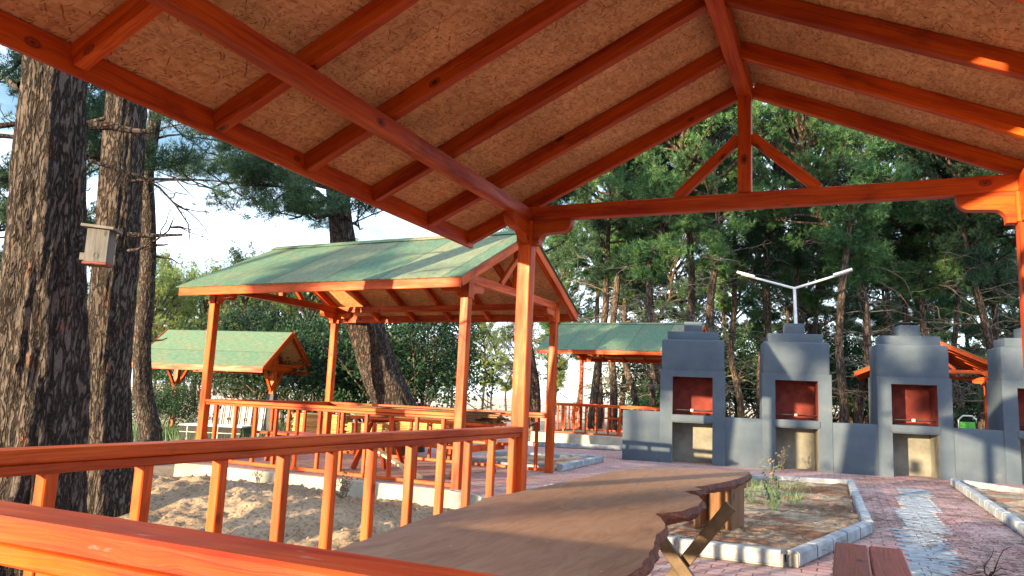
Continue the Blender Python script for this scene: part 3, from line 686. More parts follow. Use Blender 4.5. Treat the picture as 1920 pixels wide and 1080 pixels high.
def picnic_table(loc, rz, label, L=1.9, mat=None):
    m_ = mat or M['stain']; t = empty('picnic_table', loc, rz)
    m = MB()
    for k in range(5): m.beam((-L/2, -0.32+k*0.16, 0.745), (L/2, -0.32+k*0.16, 0.745), 0.15, 0.04)
    m.build('table_top', m_, t)
    for s_ in (-1, 1):
        m = MB()
        for k in range(2): m.beam((-L/2, s_*(0.66+k*0.14), 0.44), (L/2, s_*(0.66+k*0.14), 0.44), 0.13, 0.04)
        m.build('seat', m_, t)
        x = s_*(L/2-0.3)
        for q in (-1, 1): one('leg', m_, t, 'beam', (x, q*0.62, 0.0), (x, q*0.25, 0.72), 0.09, 0.045, (1, 0, 0))
        one('cross_piece', m_, t, 'beam', (x+0.05, -0.8, 0.395), (x+0.05, 0.8, 0.395), 0.045, 0.09)
        one('cross_piece', m_, t, 'beam', (x+0.05, -0.34, 0.70), (x+0.05, 0.34, 0.70), 0.045, 0.05)
    tag(t, label, 'picnic table', 'picnic tables inside the pavilions'); return t
bench('bench', (-7.35, 9.6, 0.0), R(87), 2.4, 'wide orange bench in the left half of the second pavilion', M['stain'], 0.5)
picnic_table((-5.8, 10.0, 0.0), R(-3), 'orange picnic table in the right half of the second pavilion carrying stacked planks', 2.3)
picnic_table((-5.0, 20.5, 0.262), R(2), 'orange picnic table inside the third pavilion')
picnic_table((2.1, 25.2, 0.0), R(88), 'orange picnic table inside the farthest pavilion')

def plank(p0, p1, w, h, label, mat, name='plank', group=None):
    o = MB(); o.beam(p0, p1, w, h, (0, 0, 1), 0.003); b_ = o.build(name, mat); tag(b_, label, 'plank', group); return b_
plank((-6.7, 9.4, 0.50), (-5.2, 8.85, 0.04), 0.10, 0.03, 'pale plank leaning down behind the second pavilion railing', M['pale_wood'])

def stack(loc, rz, cols, rows, L, label, mat, jit=0.08, w=0.12, h=0.026):
    t = empty('plank_stack', loc, rz)
    for r_ in range(rows):
        for c in range(cols):
            o = rng.uniform(-jit, jit)
            one('plank', mat, t, 'beam', (-L/2+o, (c-(cols-1)/2)*(w+0.004)+rng.uniform(-.003, .003), h/2+r_*(h+0.004)), (L/2+o, (c-(cols-1)/2)*(w+0.004)+rng.uniform(-.003, .003), h/2+r_*(h+0.004)+0.0015), w, h, (0, 0, 1), 0.003)
    tag(t, label, 'plank stack', 'stacks of sawn planks'); return t
stack((-9.55, 12.35, -0.03), R(4), 4, 23, 1.1, 'tallest yellow plank stack left of centre behind the second pavilion', M['raw_wood'], 0.03, 0.12, 0.026)
stack((-8.3, 12.3, 0.0), R(6), 4, 18, 1.0, 'shorter plank stack with ragged ends beside the tallest one', M['raw_wood'], 0.12)
stack((-5.8, 10.0, 0.768), R(-1), 5, 6, 2.3, 'planks stacked flat on the right picnic table in the second pavilion', M['brown_wood'], 0.2, 0.11, 0.022)
stack((-6.95, 12.0, 0.42), R(-9), 4, 13, 1.7, 'slightly turned plank stack raised behind the leaning pine railing', M['raw_wood'], 0.10)
for k, x in enumerate((-7.45, -6.45)):
    tag(one('trestle_block', M['brown_wood'], None, 'beam', (x, 12.0, 0.0), (x, 12.0, 0.417), 0.16, 0.5, (0, 1, 0)), ['left', 'right'][k]+' brown wooden block under the raised plank stack', 'block', 'blocks under the raised planks')

# ------------------------------------------------------------------ barbecues and their wall
AB = math.atan(0.16413); cA, sA = math.cos(AB), math.sin(AB)
def on_wall(s_, off=0.0): return (s_*cA-off*sA, 15.725+s_*sA+off*cA, 0.0)
def grid_front(m, xs, zs, holes, y):
    for i in range(len(xs)-1):
        for j in range(len(zs)-1):
            if (i, j) in holes: continue
            m.poly([(xs[i], y, zs[j]), (xs[i+1], y, zs[j]), (xs[i+1], y, zs[j+1]), (xs[i], y, zs[j+1])])
def cavity(m, x0, x1, z0, z1, y, d):
    m.poly([(x0, y, z0), (x0, y+d, z0), (x0, y+d, z1), (x0, y, z1)]); m.poly([(x1, y, z0), (x1, y+d, z0), (x1, y+d, z1), (x1, y, z1)])
    m.poly([(x0, y, z1), (x1, y, z1), (x1, y+d, z1), (x0, y+d, z1)]); m.poly([(x0, y, z0), (x1, y, z0), (x1, y+d, z0), (x0, y+d, z0)]); m.poly([(x0, y+d, z0), (x1, y+d, z0), (x1, y+d, z1), (x0, y+d, z1)])
def rounded(name, mat, parent, lo, hi, r_=0.03, seg=3):
    bm = bmesh.new(); bmesh.ops.create_cube(bm, size=1.0)
    for v in bm.verts: v.co = Vector([lo[k]+(v.co[k]+0.5)*(hi[k]-lo[k]) for k in range(3)])
    bmesh.ops.bevel(bm, geom=list(bm.edges), offset=r_, segments=seg, affect='EDGES', profile=0.5)
    me = bpy.data.meshes.new(name); bm.to_mesh(me); bm.free(); me.materials.append(mat)
    me.polygons.foreach_set('use_smooth', [True]*len(me.polygons)); me.update(); return link_mesh(name, me, parent)
def barbecue():
    t = empty('barbecue')
    D = 0.80; W2 = 0.635
    m = MB(); grid_front(m, (-W2, -0.39, 0.39, W2), (-0.02, 0.80, 0.955, 1.71, 1.845), ((1, 0), (1, 2)), 0.0)
    for x in (-W2, W2): m.poly([(x, 0, -0.02), (x, D, -0.02), (x, D, 1.845), (x, 0, 1.845)])
    m.poly([(-W2, D, -0.02), (W2, D, -0.02), (W2, D, 1.845), (-W2, D, 1.845)]); m.poly([(-W2, 0, 1.845), (W2, 0, 1.845), (W2, D, 1.845), (-W2, D, 1.845)])
    m.build('body', M['render'], t)
    m = MB(); cavity(m, -0.39, 0.39, 0.955, 1.71, 0.0005, 0.55); f = m.build('firebox', M['firebox'], t)
    m = MB(); m.tube([(-0.388, 0.12, 1.05), (0.388, 0.12, 1.05)], [0.008, 0.008], 8); m.tube([(-0.388, 0.2, 1.04), (0.388, 0.2, 1.04)], [0.006, 0.006], 8); m.build('rod', M['iron'], f)
    rounded('knob', M['cap'], f, (-0.04, 0.05, 1.02), (0.02, 0.10, 1.075), 0.015, 2)
    m = MB()
    for k in range(16): x = -0.36+k*0.048; m.tube([(x, 0.06, 0.972), (x, 0.5, 0.972)], [0.005, 0.005], 6)
    m.build('grate', M['iron'], f)
    m = MB(); cavity(m, -0.39, 0.39, -0.01, 0.80, 0.0005, 0.60); m.build('niche', M['plaster'], t)
    rounded('counter_lip', M['render'], t, (-0.42, -0.018, 0.815), (0.42, 0.10, 0.945), 0.012, 2)
    rounded('hood', M['render'], t, (-0.615, 0.03, 1.80), (0.615, D-0.03, 2.465), 0.035)
    rounded('chimney_step', M['render'], t, (-0.51, 0.12, 2.40), (0.51, D-0.1, 2.635), 0.012, 2)
    rounded('chimney_top', M['render'], t, (-0.18, 0.18, 2.60), (0.18, D-0.15, 2.845), 0.012, 2)
    return t
LB = ['barbecue hearth standing at the left end of the grey wall', 'second barbecue from the left, with the street lamp above its chimney',
      'third barbecue from the left, directly in front of the farthest pavilion gable', 'barbecue partly cut off by the right edge of the picture']
proto = barbecue()
for k, s_ in enumerate((-2.80, -0.865, 1.175, 3.235)):
    o = proto if k == 0 else copy_tree(proto)
    o.location = on_wall(s_/cA); o.rotation_euler = (0, 0, AB); tag(o, LB[k], 'barbecue', 'grey rendered barbecues in a row')
def wseg(s0, s1, z, label):
    a, b_ = on_wall(s0/cA, 0.012), on_wall(s1/cA, 0.012); L = math.hypot(b_[0]-a[0], b_[1]-a[1])
    o = rounded('low_wall', M['render'], None, (0, 0, -0.02), (L, 0.5, z), 0.018, 2); o.location = a; o.rotation_euler = (0, 0, AB)
    tag(o, label, 'wall', 'low grey walls between the barbecues')
wseg(-4.16, -3.37, 1.0, 'low grey wall left of the first barbecue')
wseg(-2.23, -1.44, 0.945, 'sunlit low grey wall between the first and second barbecue')
wseg(-0.29, 0.60, 0.94, 'low grey wall between the second and third barbecue')
wseg(1.75, 2.66, 0.94, 'low grey wall with a post shadow between the third and fourth barbecue')
wseg(3.81, 5.6, 0.94, 'low grey wall right of the last barbecue')

# ------------------------------------------------------------------ street lamp
def street_lamp():
    t = empty('street_lamp', (-1.30, 24.0, 0))
    j = (-0.06, 0, 4.80)
    m = MB(); m.tube([(0, 0, 0), (0, 0, 2.4), j], [0.07, 0.06, 0.045], 12); m.build('pole', M['steel'], t, True)
    one('base_plate', M['steel'], t, 'box', (-0.18, -0.18, 0), (0.18, 0.18, 0.03))
    for s_, e in ((-1, (-1.62, 0, 5.28)), (1, (1.44, 0, 5.27))):
        m = MB(); m.tube([j, tuple(0.5*(a+b_) for a, b_ in zip(j, e)), e], [0.04, 0.035, 0.032], 10); ar = m.build('arm', M['steel'], t, True)
        d = (Vector(e)-Vector(j)).normalized(); p0 = Vector(e)-d*0.42
        m = MB(); m.beam(p0+Vector((0, 0, 0.03)), Vector(e)+d*0.12+Vector((0, 0, 0.03)), 0.24, 0.075, (0, 0, 1), 0.02); m.build('lamp_head', M['lamp_white'], ar)
    m = MB(); m.tube([(-0.16, -0.02, 3.42), (-0.04, -0.02, 3.5)], [0.07, 0.05], 10); m.build('clamp', M['steel'], t)
    tag(t, 'white double-arm street lamp rising behind the second barbecue', 'street lamp')
street_lamp()

# ------------------------------------------------------------------ kiosk with small green roof, striped boards, black tiled basin
KB = ground_at(528, 20.0, -0.2)
def kiosk():
    # ridge runs across the view; its right gable faces us
    W, Lr = 2.3, 3.7; t = empty('fountain_kiosk', (KB.x, KB.y, -0.2), R(90+9)); S = M['stain']
    ez, pz, pitch = 1.98, 3.12, 0.80; t.location.z = -0.45
    for y in (0.30, Lr-0.35):
        p = one('post', S, t, 'beam', (0, y, 0), (0, y, 2.02), 0.13, 0.13, (0, 1, 0))
        for s_ in (-1, 1):
            one('strut', S, p, 'beam', (s_*0.03, y, 1.45), (s_*0.42, y, 2.0), 0.07, 0.07, (0, 1, 0))
        one('tie_beam', S, t, 'beam', (-W/2+0.1, y, 2.08), (W/2-0.1, y, 2.08), 0.08, 0.12)
        one('king_post', S, t, 'beam', (0, y, 2.14), (0, y, 2.98), 0.14, 0.10, (0, 1, 0))
    for x in (-0.8, 0.8): one('long_beam', S, t, 'beam', (x, -0.1, 2.19), (x, Lr-0.1, 2.19), 0.08, 0.1)
    for s_ in (-1, 1):
        e = Vector((s_*W/2*1.08, 0, 3.06-pitch*W/2*1.08)); a = Vector((0, 0, 3.06))
        nrm = Vector((s_*pitch, 0, 1)).normalized()
        for y in np.linspace(-0.1, Lr, 6): one('rafter', S, t, 'beam', (s_*0.02, y, 3.0), (e.x, y, e.z-0.06), 0.06, 0.09)
        m = MB(); q = [a+Vector((0, -0.16, 0)), e+Vector((0, -0.16, 0)), e+Vector((0, Lr+0.1, 0)), a+Vector((0, Lr+0.1, 0))]; w_ = [p_+nrm*0.03 for p_ in q]
        uvq = [(0, 0), (0, 2), (4, 2), (4, 0)]; m.poly(q, uvq); m.build('roof_board', M['osb'], t)
        m = MB(); o1 = 0.3; m.poly(w_, [(0.0, o1), (1.6, o1), (1.6, o1+4), (0.0, o1+4)])
        for i in range(4): j = (i+1) % 4; m.poly([q[i]+nrm*0.004, q[j]+nrm*0.004, w_[j], w_[i]])
        m.build('roof_felt', M['felt'], t)
        one('fascia', S, t, 'beam', (e.x+s_*0.02, -0.18, e.z-0.05), (e.x+s_*0.02, Lr+0.12, e.z-0.05), 0.03, 0.15)
        for y in (-0.19, Lr+0.12): one('barge_board', S, t, 'beam', (s_*0.004, y, 3.06-0.03), (e.x, y, e.z-0.03), 0.03, 0.14)
    tag(t, 'small kiosk with steep green roof on V-braced posts at the far left', 'kiosk')
kiosk()
def screen():
    g = 'striped boards standing under the kiosk'
    labs = ['leftmost striped board leaning behind the railing under the kiosk', 'second striped board from the left under the kiosk', 'third striped board from the left, with a small ring on it', 'rightmost striped board beside the dark post']
    px = [(377, 405), (410, 437), (443, 468), (480, 500)]
    for k, (a, b_) in enumerate(px):
        p, q = at(a, 760, 18.5), at(b_, 760, 18.5); w = (Vector((q.x, q.y, 0))-Vector((p.x, p.y, 0))).length
        t = empty('striped_board', (p.x, p.y, -0.2), math.atan2(q.y-p.y, q.x-p.x))
        m = MB(); z0, z1 = 0.02, 1.06-0.05*k
        F = [(0, 0.10, z0), (w, 0.10, z0), (w, 0.24, z1), (0, 0.24, z1)]; B = [(x, y+0.05, z) for x, y, z in F]; u = [(k*.37, 0), (k*.37+w, 0), (k*.37+w, 1), (k*.37, 1)]
        m.poly(F, u); m.poly(B, u)
        for i in range(4): j = (i+1) % 4; m.poly([F[i], F[j], B[j], B[i]], [u[i], u[j], u[j], u[i]])
        m.build('board', M['stripe'], t); m = MB(); m.tube([(w/2, 0.155, 0.52), (w/2, 0.12, 0.52)], [0.035, 0.035], 10); m.build('ring', M['iron'], t)
        tag(t, labs[k], 'board', g)
    p = at(508, 775, 18.3)
    t = one('dark_post', M['tile'], None, 'beam', (p.x, p.y, -0.22), (p.x, p.y, 0.98), 0.2, 0.16, (0, 1, 0)); tag(t, 'thick black post right of the striped boards', 'post')
    p, q = at(335, 820, 16.5), at(450, 820, 16.5); d = math.atan2(q.y-p.y, q.x-p.x); w = (q-p).length
    t = empty('tiled_basin', (p.x, p.y, -0.2), d)
    one('body', M['tile'], t, 'box', (0, 0, 0), (w, 0.7, 0.42)); one('rim', M['grout'], t, 'box', (-0.02, -0.02, 0.422), (w+0.02, 0.72, 0.45))
    m = MB()
    for k in range(4): m.box((k*w/4+0.16, -0.006, 0.0), (k*w/4+0.175, 0.004, 0.42), 0.001)
    m.box((0.0, -0.006, 0.28), (w, 0.004, 0.294), 0.001); m.build('grout_lines', M['grout'], t)
    tag(t, 'low black tiled basin with pale grout below the kiosk', 'basin')
screen()

# ------------------------------------------------------------------ birdhouse
def birdhouse():
    p = at(183, 455, 5.05); t = empty('birdhouse', (p.x, p.y, p.z-0.13), math.atan2(right.y, right.x)+R(8)); t.scale = (0.72, 0.72, 0.86)
    one('body', M['old_wood'], t, 'box', (-0.105, 0, 0.0), (0.095, 0.17, 0.262)); one('roof', M['old_wood'], t, 'beam', (-0.15, 0.075, 0.283), (0.14, 0.075, 0.268), 0.24, 0.022)
    one('base', M['red_wood'], t, 'box', (-0.115, -0.008, -0.022), (0.095, 0.18, -0.001))
    m = MB(); m.tube([(0.0, -0.003, 0.05), (0.0, 0.01, 0.05)], [0.022, 0.022], 14); m.build('entrance_hole', M['iron'], t)
    one('hanging_batten', M['old_wood'], t, 'box', (-0.22, 0.18, 0.03), (0.05, 0.2, 0.09))
    tag(t, 'weathered grey wooden birdhouse fixed to the thickest trunk', 'birdhouse')
birdhouse()

# ------------------------------------------------------------------ trees
def needle_fans(C, D, n, ln, w, spread=1.0):
    """for each tuft centre C and direction D: n thin blades radiating round D; returns triangles"""
    N = len(C); D = D/(np.linalg.norm(D, axis=1)[:, None]+1e-9)
    d = nr.normal(size=(N, n, 3))*spread+D[:, None]*1.0; d /= np.linalg.norm(d, axis=2)[..., None]
    s = nr.normal(size=(N, n, 3)); s -= (s*d).sum(2)[..., None]*d; s /= np.linalg.norm(s, axis=2)[..., None]
    L = ln*nr.uniform(0.65, 1.2, size=(N, n, 1)); b = C[:, None]+nr.normal(size=(N, n, 3))*ln*0.14
    V = np.stack([b-s*w/2, b+s*w/2, b+d*L], 2).reshape(-1, 3); F = np.arange(len(V)).reshape(-1, 3); return V, F
def leaf_cards(C, n, spread, size):
    N = len(C); c = C[:, None]+nr.normal(size=(N, n, 3))*spread; c = c.reshape(-1, 3); K = len(c)
    a = nr.normal(size=(K, 3)); a /= np.linalg.norm(a, axis=1)[:, None]; b = nr.normal(size=(K, 3)); b -= (a*b).sum(1)[:, None]*a; b /= np.linalg.norm(b, axis=1)[:, None]
    s = size*nr.uniform(0.6, 1.3, size=(K, 1)); V = np.stack([c-a*s, c+b*s*0.5, c+a*s, c-b*s*0.5], 1).reshape(-1, 3); F = np.arange(len(V)).reshape(-1, 4); return V, F
def limb(base, az, el, L, sag=0.0, n=6, wob=0.12):
    p = np.array(base, float); pts = [p.copy()]; a, e = az, el
    for k in range(n):
        a += nr.normal()*wob*1.5; e += nr.normal()*wob+sag
        p = p+np.array([math.cos(a)*math.cos(e), math.sin(a)*math.cos(e), math.sin(e)])*L/n; pts.append(p.copy())
    return np.array(pts)
def along(P, t):
    k = t*(len(P)-1); i = min(int(k), len(P)-2); f = k-i; return P[i]*(1-f)+P[i+1]*f
def trunk_arrays(pts, rad, sides, rings, rough=0.05, seed=0, flare=0.0):
    P = np.array([tuple(p) for p in pts], float); t = np.linspace(0, 1, len(P)); tt = np.linspace(0, 1, rings)
    # smooth path (Catmull-like by cubic of neighbours)
    Q = np.stack([np.interp(tt, t, P[:, k]) for k in range(3)], 1); ker = max(1, rings//14)
    if ker > 1:
        w = np.ones(ker)/ker; Qp = np.pad(Q, ((ker, ker), (0, 0)), mode='reflect', reflect_type='odd'); Q = np.stack([np.convolve(Qp[:, k], w, 'same')[ker:-ker] for k in range(3)], 1)
    rr = np.interp(tt, t, rad); V, F = tube_arrays(Q, rr, sides)
    V = V.reshape(rings, sides, 3); th = np.linspace(0, 2*np.pi, sides, endpoint=False)
    cen = Q[:, None]; dirv = V-cen; h = np.cumsum(np.r_[0, np.linalg.norm(np.diff(Q, axis=0), axis=1)])
    TH, HH = np.meshgrid(th, h); cx, cy = np.cos(TH), np.sin(TH)
    a = vnoise(cx*2.2+HH*0.25, cy*2.2+3, 1.0, seed)+0.5*vnoise(cx*6+HH*0.3, cy*6+HH*0.9, 1.0, seed+1)
    pl = np.abs(vnoise(cx*7+5, cy*7+HH*1.6, 1.0, seed+2)-0.5)*2
    fine = vnoise(TH*14, HH*9, 1.0, seed+3)
    disp = 1+rough*((a-0.75)*1.4+(pl-0.4)*1.5+(fine-0.5)*0.6)+flare*np.exp(-HH/0.35)*(1+0.5*np.sin(TH*3+seed))
    V = cen+dirv*disp[..., None]; return V.reshape(-1, 3), F
class Tree:
    def __init__(s): s.w, s.d, s.n = Acc(), Acc(), Acc(); s.C, s.D = [], []
    def tube(s, P, r0_, r1_, n=5, dead=False):
        V, F = tube_arrays(P, np.linspace(r0_, r1_, len(P)), n); (s.d if dead else s.w).add(V, F)
    def tuft(s, c, d, k, sp): 
        c = np.asarray(c)+nr.normal(size=(k, 3))*np.array([sp, sp, sp*0.55]); s.C.append(c); s.D.append(np.tile(d, (k, 1))+nr.normal(size=(k, 3))*0.5+np.array([0, 0, 0.35]))
def dead_branch(T, base, az, L, thick=0.02):
    P = limb(base, az, nr.uniform(-0.15, 0.35), L, sag=-0.05, n=6, wob=0.16); T.tube(P, thick, 0.004, 4, True)
    for _ in range(nr.randint(3, 8)):
        t = nr.uniform(0.25, 0.95); q = limb(along(P, t), az+nr.choice([-1, 1])*nr.uniform(0.4, 1.1), nr.uniform(-0.5, 0.4), L*nr.uniform(0.2, 0.45), -0.05, 4, 0.25); T.tube(q, thick*0.45, 0.003, 3, True)
        for _ in range(nr.randint(0, 3)):
            q2 = limb(along(q, nr.uniform(0.3, 0.9)), nr.uniform(0, 6.28), nr.uniform(-0.6, 0.4), L*0.14, 0, 3, 0.3); T.tube(q2, thick*0.2, 0.002, 3, True)
def live_branch(T, base, az, el, L, thick, dens=1.0, sp=0.16, twigs=7):
    P = limb(base, az, el, L, sag=0.03, n=6, wob=0.14); T.tube(P, thick, 0.010, 5)
    for _ in range(int(twigs)):
        t = nr.uniform(0.3, 1.0); q = limb(along(P, t), az+nr.choice([-1, 1])*nr.uniform(0.2, 1.1), el+nr.uniform(-0.2, 0.6), L*nr.uniform(0.18, 0.36), 0.08, 3, 0.25); T.tube(q, thick*0.3, 0.004, 3)
        d = q[-1]-q[0]
        for u in (0.45, 0.75, 1.0): T.tuft(along(q, u), d, max(1, int(3*dens*(0.6+u))), sp)
    T.tuft(P[-1], P[-1]-P[-2], int(6*dens), sp*1.2)
def pine_variant(seed, H=12.0, crown0=5.2, Rc=2.6, bend=0.25, r0_=0.17, nlimb=34, dens=1.0, blades=14, bl=0.17, bw=0.016, dead0=1.6, nd=16):
    nr.seed(seed); T = Tree()
    k = 7; pts = [(bend*math.sin(i*1.1+seed)*(i/k)*0.9+bend*nr.normal()*0.2, bend*math.cos(i*0.9+seed*2)*(i/k)*0.8, -0.3+i*(H)/k) for i in range(k+1)]; pts[0] = (0, 0, -0.3)
    rad = [r0_*(1-0.78*(i/k)**1.2) for i in range(k+1)]; rad[0] *= 1.15
    P = np.array(pts)
    V, F = trunk_arrays(pts, rad, 14, 60, 0.06, seed, 0.15)
    tr = Acc(); tr.add(V, F)
    for i in range(nd):
        z = nr.uniform(dead0, crown0+0.8); dead_branch(T, along(P, (z+0.3)/H), nr.uniform(0, 6.28), nr.uniform(0.7, 2.3), nr.uniform(0.012, 0.026))
    for i in range(nlimb):
        f = (i+nr.uniform(0, 1))/nlimb; z = crown0+(H-0.4-crown0)*f
        L = Rc*math.sin(math.pi*min(1, 0.22+0.80*(1-f)**0.8))*nr.uniform(0.7, 1.15)+0.35
        live_branch(T, along(P, (z+0.3)/H), i*2.4+nr.normal()*0.4, 0.05+0.9*f+nr.normal()*0.12, L, 0.02+0.018*L, dens)
    T.tuft(P[-1], np.array([0, 0, 1.0]), 20, 0.3)
    Vn, Fn = needle_fans(np.concatenate(T.C), np.concatenate(T.D), blades, bl, bw, 0.75); T.n.add(Vn, Fn)
    nl = sum(len(f) for f in T.w.F)
    for v_, f_ in zip(T.d.V, T.d.F): pass
    base_k = T.w.k; T.w.V += T.d.V; T.w.F += [f_+base_k for f_ in T.d.F]; T.w.k += T.d.k
    lm = T.w.mesh('limbs', M['bark_far']); lm.materials.append(M['dead'])
    mi = np.zeros(len(lm.polygons), dtype=np.int32); mi[nl:] = 1; lm.polygons.foreach_set('material_index', mi)
    return tr.mesh('trunk', M['bark_far'], True), lm, None, T.n.mesh('crown', M['needles'])
def make_pine(var, needles=None, name='pine_tree'):
    t = empty(name); tr = link_mesh('trunk', var[0], t); li = link_mesh('limbs', var[1], t)
    if var[2]: link_mesh('dead_branches', var[2], t)
    link_mesh('crown', var[3], t); return t

VARS = [pine_variant(3, 12, 6.0, 2.7, 0.3, nd=26, dens=1.3, bw=0.02), pine_variant(5, 13, 6.6, 2.6, 0.5, r0_=0.15, nlimb=38, dens=1.5, bw=0.02), pine_variant(8, 11, 5.2, 2.9, 0.7, r0_=0.14, nlimb=38, nd=24, dens=1.3, bw=0.02), pine_variant(13, 12.5, 7.0, 2.6, 0.55, r0_=0.16, nlimb=38, nd=24, dens=1.4, bw=0.02)]
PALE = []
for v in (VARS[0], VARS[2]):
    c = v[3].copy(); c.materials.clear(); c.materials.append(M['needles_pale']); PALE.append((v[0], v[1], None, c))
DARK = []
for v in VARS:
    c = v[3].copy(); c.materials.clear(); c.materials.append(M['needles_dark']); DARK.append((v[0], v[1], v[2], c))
PROT = {}
def place_pine(key, x, y, rz, sc, label, group, z=-0.25, tilt=0.0):
    src = {'g': VARS, 'd': DARK, 'p': PALE}[key[0]][key[1]]
    if key not in PROT: PROT[key] = make_pine(src); o = PROT[key]
    else: o = copy_tree(PROT[key])
    o.location = (x, y, z); o.rotation_euler = (tilt*math.cos(rz*3), tilt*math.sin(rz*2), rz); o.scale = (sc, sc, sc); tag(o, label, 'tree', group); return o
G_F = 'pine trees of the wood behind the barbecues'; G_B = 'sunlit pines beyond the dry field'
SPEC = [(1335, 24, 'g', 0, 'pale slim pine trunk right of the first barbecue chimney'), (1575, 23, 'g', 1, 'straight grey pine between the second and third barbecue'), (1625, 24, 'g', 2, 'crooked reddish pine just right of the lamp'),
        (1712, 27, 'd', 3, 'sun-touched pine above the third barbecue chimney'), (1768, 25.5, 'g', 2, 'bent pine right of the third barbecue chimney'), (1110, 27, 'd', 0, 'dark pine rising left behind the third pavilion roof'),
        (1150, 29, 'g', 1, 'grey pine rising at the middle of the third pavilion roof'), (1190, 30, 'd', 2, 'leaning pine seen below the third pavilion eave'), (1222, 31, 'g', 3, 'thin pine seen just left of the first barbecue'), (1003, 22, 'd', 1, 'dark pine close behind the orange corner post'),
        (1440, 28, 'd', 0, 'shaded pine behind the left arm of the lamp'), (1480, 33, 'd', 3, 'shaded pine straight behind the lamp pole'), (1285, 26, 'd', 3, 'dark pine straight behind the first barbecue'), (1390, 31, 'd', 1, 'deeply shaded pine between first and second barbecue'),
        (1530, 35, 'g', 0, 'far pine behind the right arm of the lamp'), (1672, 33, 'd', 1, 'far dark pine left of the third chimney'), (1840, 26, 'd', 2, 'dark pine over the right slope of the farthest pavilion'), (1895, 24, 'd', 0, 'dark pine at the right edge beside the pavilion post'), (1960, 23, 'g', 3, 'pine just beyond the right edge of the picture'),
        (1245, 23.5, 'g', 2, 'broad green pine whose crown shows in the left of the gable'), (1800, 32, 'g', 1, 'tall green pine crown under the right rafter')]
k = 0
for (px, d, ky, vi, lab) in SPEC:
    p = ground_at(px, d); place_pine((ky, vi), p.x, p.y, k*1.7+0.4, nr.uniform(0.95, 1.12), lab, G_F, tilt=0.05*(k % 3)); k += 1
nr.seed(91)
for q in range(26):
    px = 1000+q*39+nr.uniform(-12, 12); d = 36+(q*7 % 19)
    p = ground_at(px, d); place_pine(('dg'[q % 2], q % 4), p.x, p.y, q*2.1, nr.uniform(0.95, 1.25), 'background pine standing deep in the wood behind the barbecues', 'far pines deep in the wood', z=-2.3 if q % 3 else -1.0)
for q in range(22):
    px = -60+q*52+nr.uniform(-14, 14); d = 66+(q*11 % 23)
    p = ground_at(px, d); place_pine(('p', q % 2), p.x, p.y, q*1.3, nr.uniform(0.8, 1.0) if px < 560 else nr.uniform(0.6, 0.75), 'pale green pine in the row beyond the dry field', G_B, z=-1.6)
for q in range(15):
    px = 175+q*33+nr.uniform(-9, 9); d = 44+(q*5 % 13); p = ground_at(px, d)
    place_pine(('p', q % 2), p.x, p.y, q*1.9, nr.uniform(0.85, 1.05), 'yellow-green sunlit pine on the far side of the field, left of the orange post', 'sunlit pines left across the field', z=-3.4)
MID = [(445, 30, 'd', 0, 0.62, 'dark bushy pine behind the kiosk roof'), (545, 27, 'd', 2, 0.62, 'dark pine right of the kiosk gable'), (600, 30, 'd', 1, 0.55, 'dark pine left of the back post of the second pavilion'), (790, 27, 'd', 0, 0.55, 'dark pine seen through the middle of the second pavilion'),
       (850, 31, 'd', 3, 0.5, 'dark pine left of the front post of the second pavilion'), (905, 48, 'p', 0, 0.62, 'pale pine between the second pavilion post and the orange post'), (955, 52, 'p', 1, 0.66, 'pale pine half hidden by the orange corner post'), (1040, 45, 'p', 0, 0.6, 'pale pine seen below the third pavilion eave'), (20, 22, 'd', 2, 0.8, 'dark green tree behind the thickest trunk')]
for (px, d, ky, vi, sc, lab) in MID:
    p = ground_at(px, d); place_pine((ky, vi), p.x, p.y, px*0.37, sc, lab, 'small pines round the dry field', z=-1.9 if sc < 0.7 else -0.4)

# broad-leaved shrubs
def shrub_variant(seed, H=3.4, Rr=2.0, n=150, leaf=0.05, low=0.40):
    nr.seed(seed); T = Tree(); C = []
    for i in range(9):
        P = limb((nr.normal()*0.1, nr.normal()*0.1, 0), i*0.7, nr.uniform(0.7, 1.4), H*nr.uniform(0.6, 0.95), 0, 6, 0.15); T.tube(P, 0.05, 0.01, 5)
        for _ in range(6):
            q = limb(along(P, nr.uniform(0.6, 1)), nr.uniform(0, 6.28), nr.uniform(-0.1, 0.9), Rr*nr.uniform(0.3, 0.7), 0, 4, 0.2); T.tube(q, 0.015, 0.004, 3); C += [q[2], q[3], q[4]]
    for i in range(n):
        a, b = nr.uniform(0, 6.28), nr.uniform(low, 1); rr = Rr*math.sqrt(max(0.05, 1-(b*1.0-0.45)**2/0.35))*nr.uniform(0.55, 1.0); C.append(np.array([rr*math.cos(a), rr*math.sin(a), H*b]))
    V, F = leaf_cards(np.array(C), 42, np.array([0.2, 0.2, 0.16]), leaf); A = Acc(); A.add(V, F)
    return T.w.mesh('stems', M['bark_far']), A.mesh('foliage', M['leaf'])
SV = [shrub_variant(21), shrub_variant(22, 2.6, 1.7, 120)]
SP = {}
SH = [(470, 28, 0, 1.2, 'dark green shrub under the kiosk roof, left'), (575, 28, 1, 1.3, 'dark green shrub just right of the kiosk'), (610, 22, 0, 1.0, 'leafy shrub left of the back post of the second pavilion'), (770, 21, 0, 1.15, 'large leafy shrub right of the leaning pine'), 
      (690, 23, 1, 1.2, 'leafy shrub hidden behind the leaning pine'), (318, 19, 1, 0.5, 'loose dark bush right of the wavy trunk'), (395, 30, 0, 1.0, 'dark shrub left of the kiosk'), (1900, 30, 1, 1.0, 'green shrub at the far right edge'), (1250, 34, 1, 1.0, 'green shrub behind the third pavilion'), ]
SH += [(1245+k*62, 41+(k*5 % 9), k % 2, 1.7, 'shaded undergrowth shrub deep in the wood behind the barbecues') for k in range(12)]
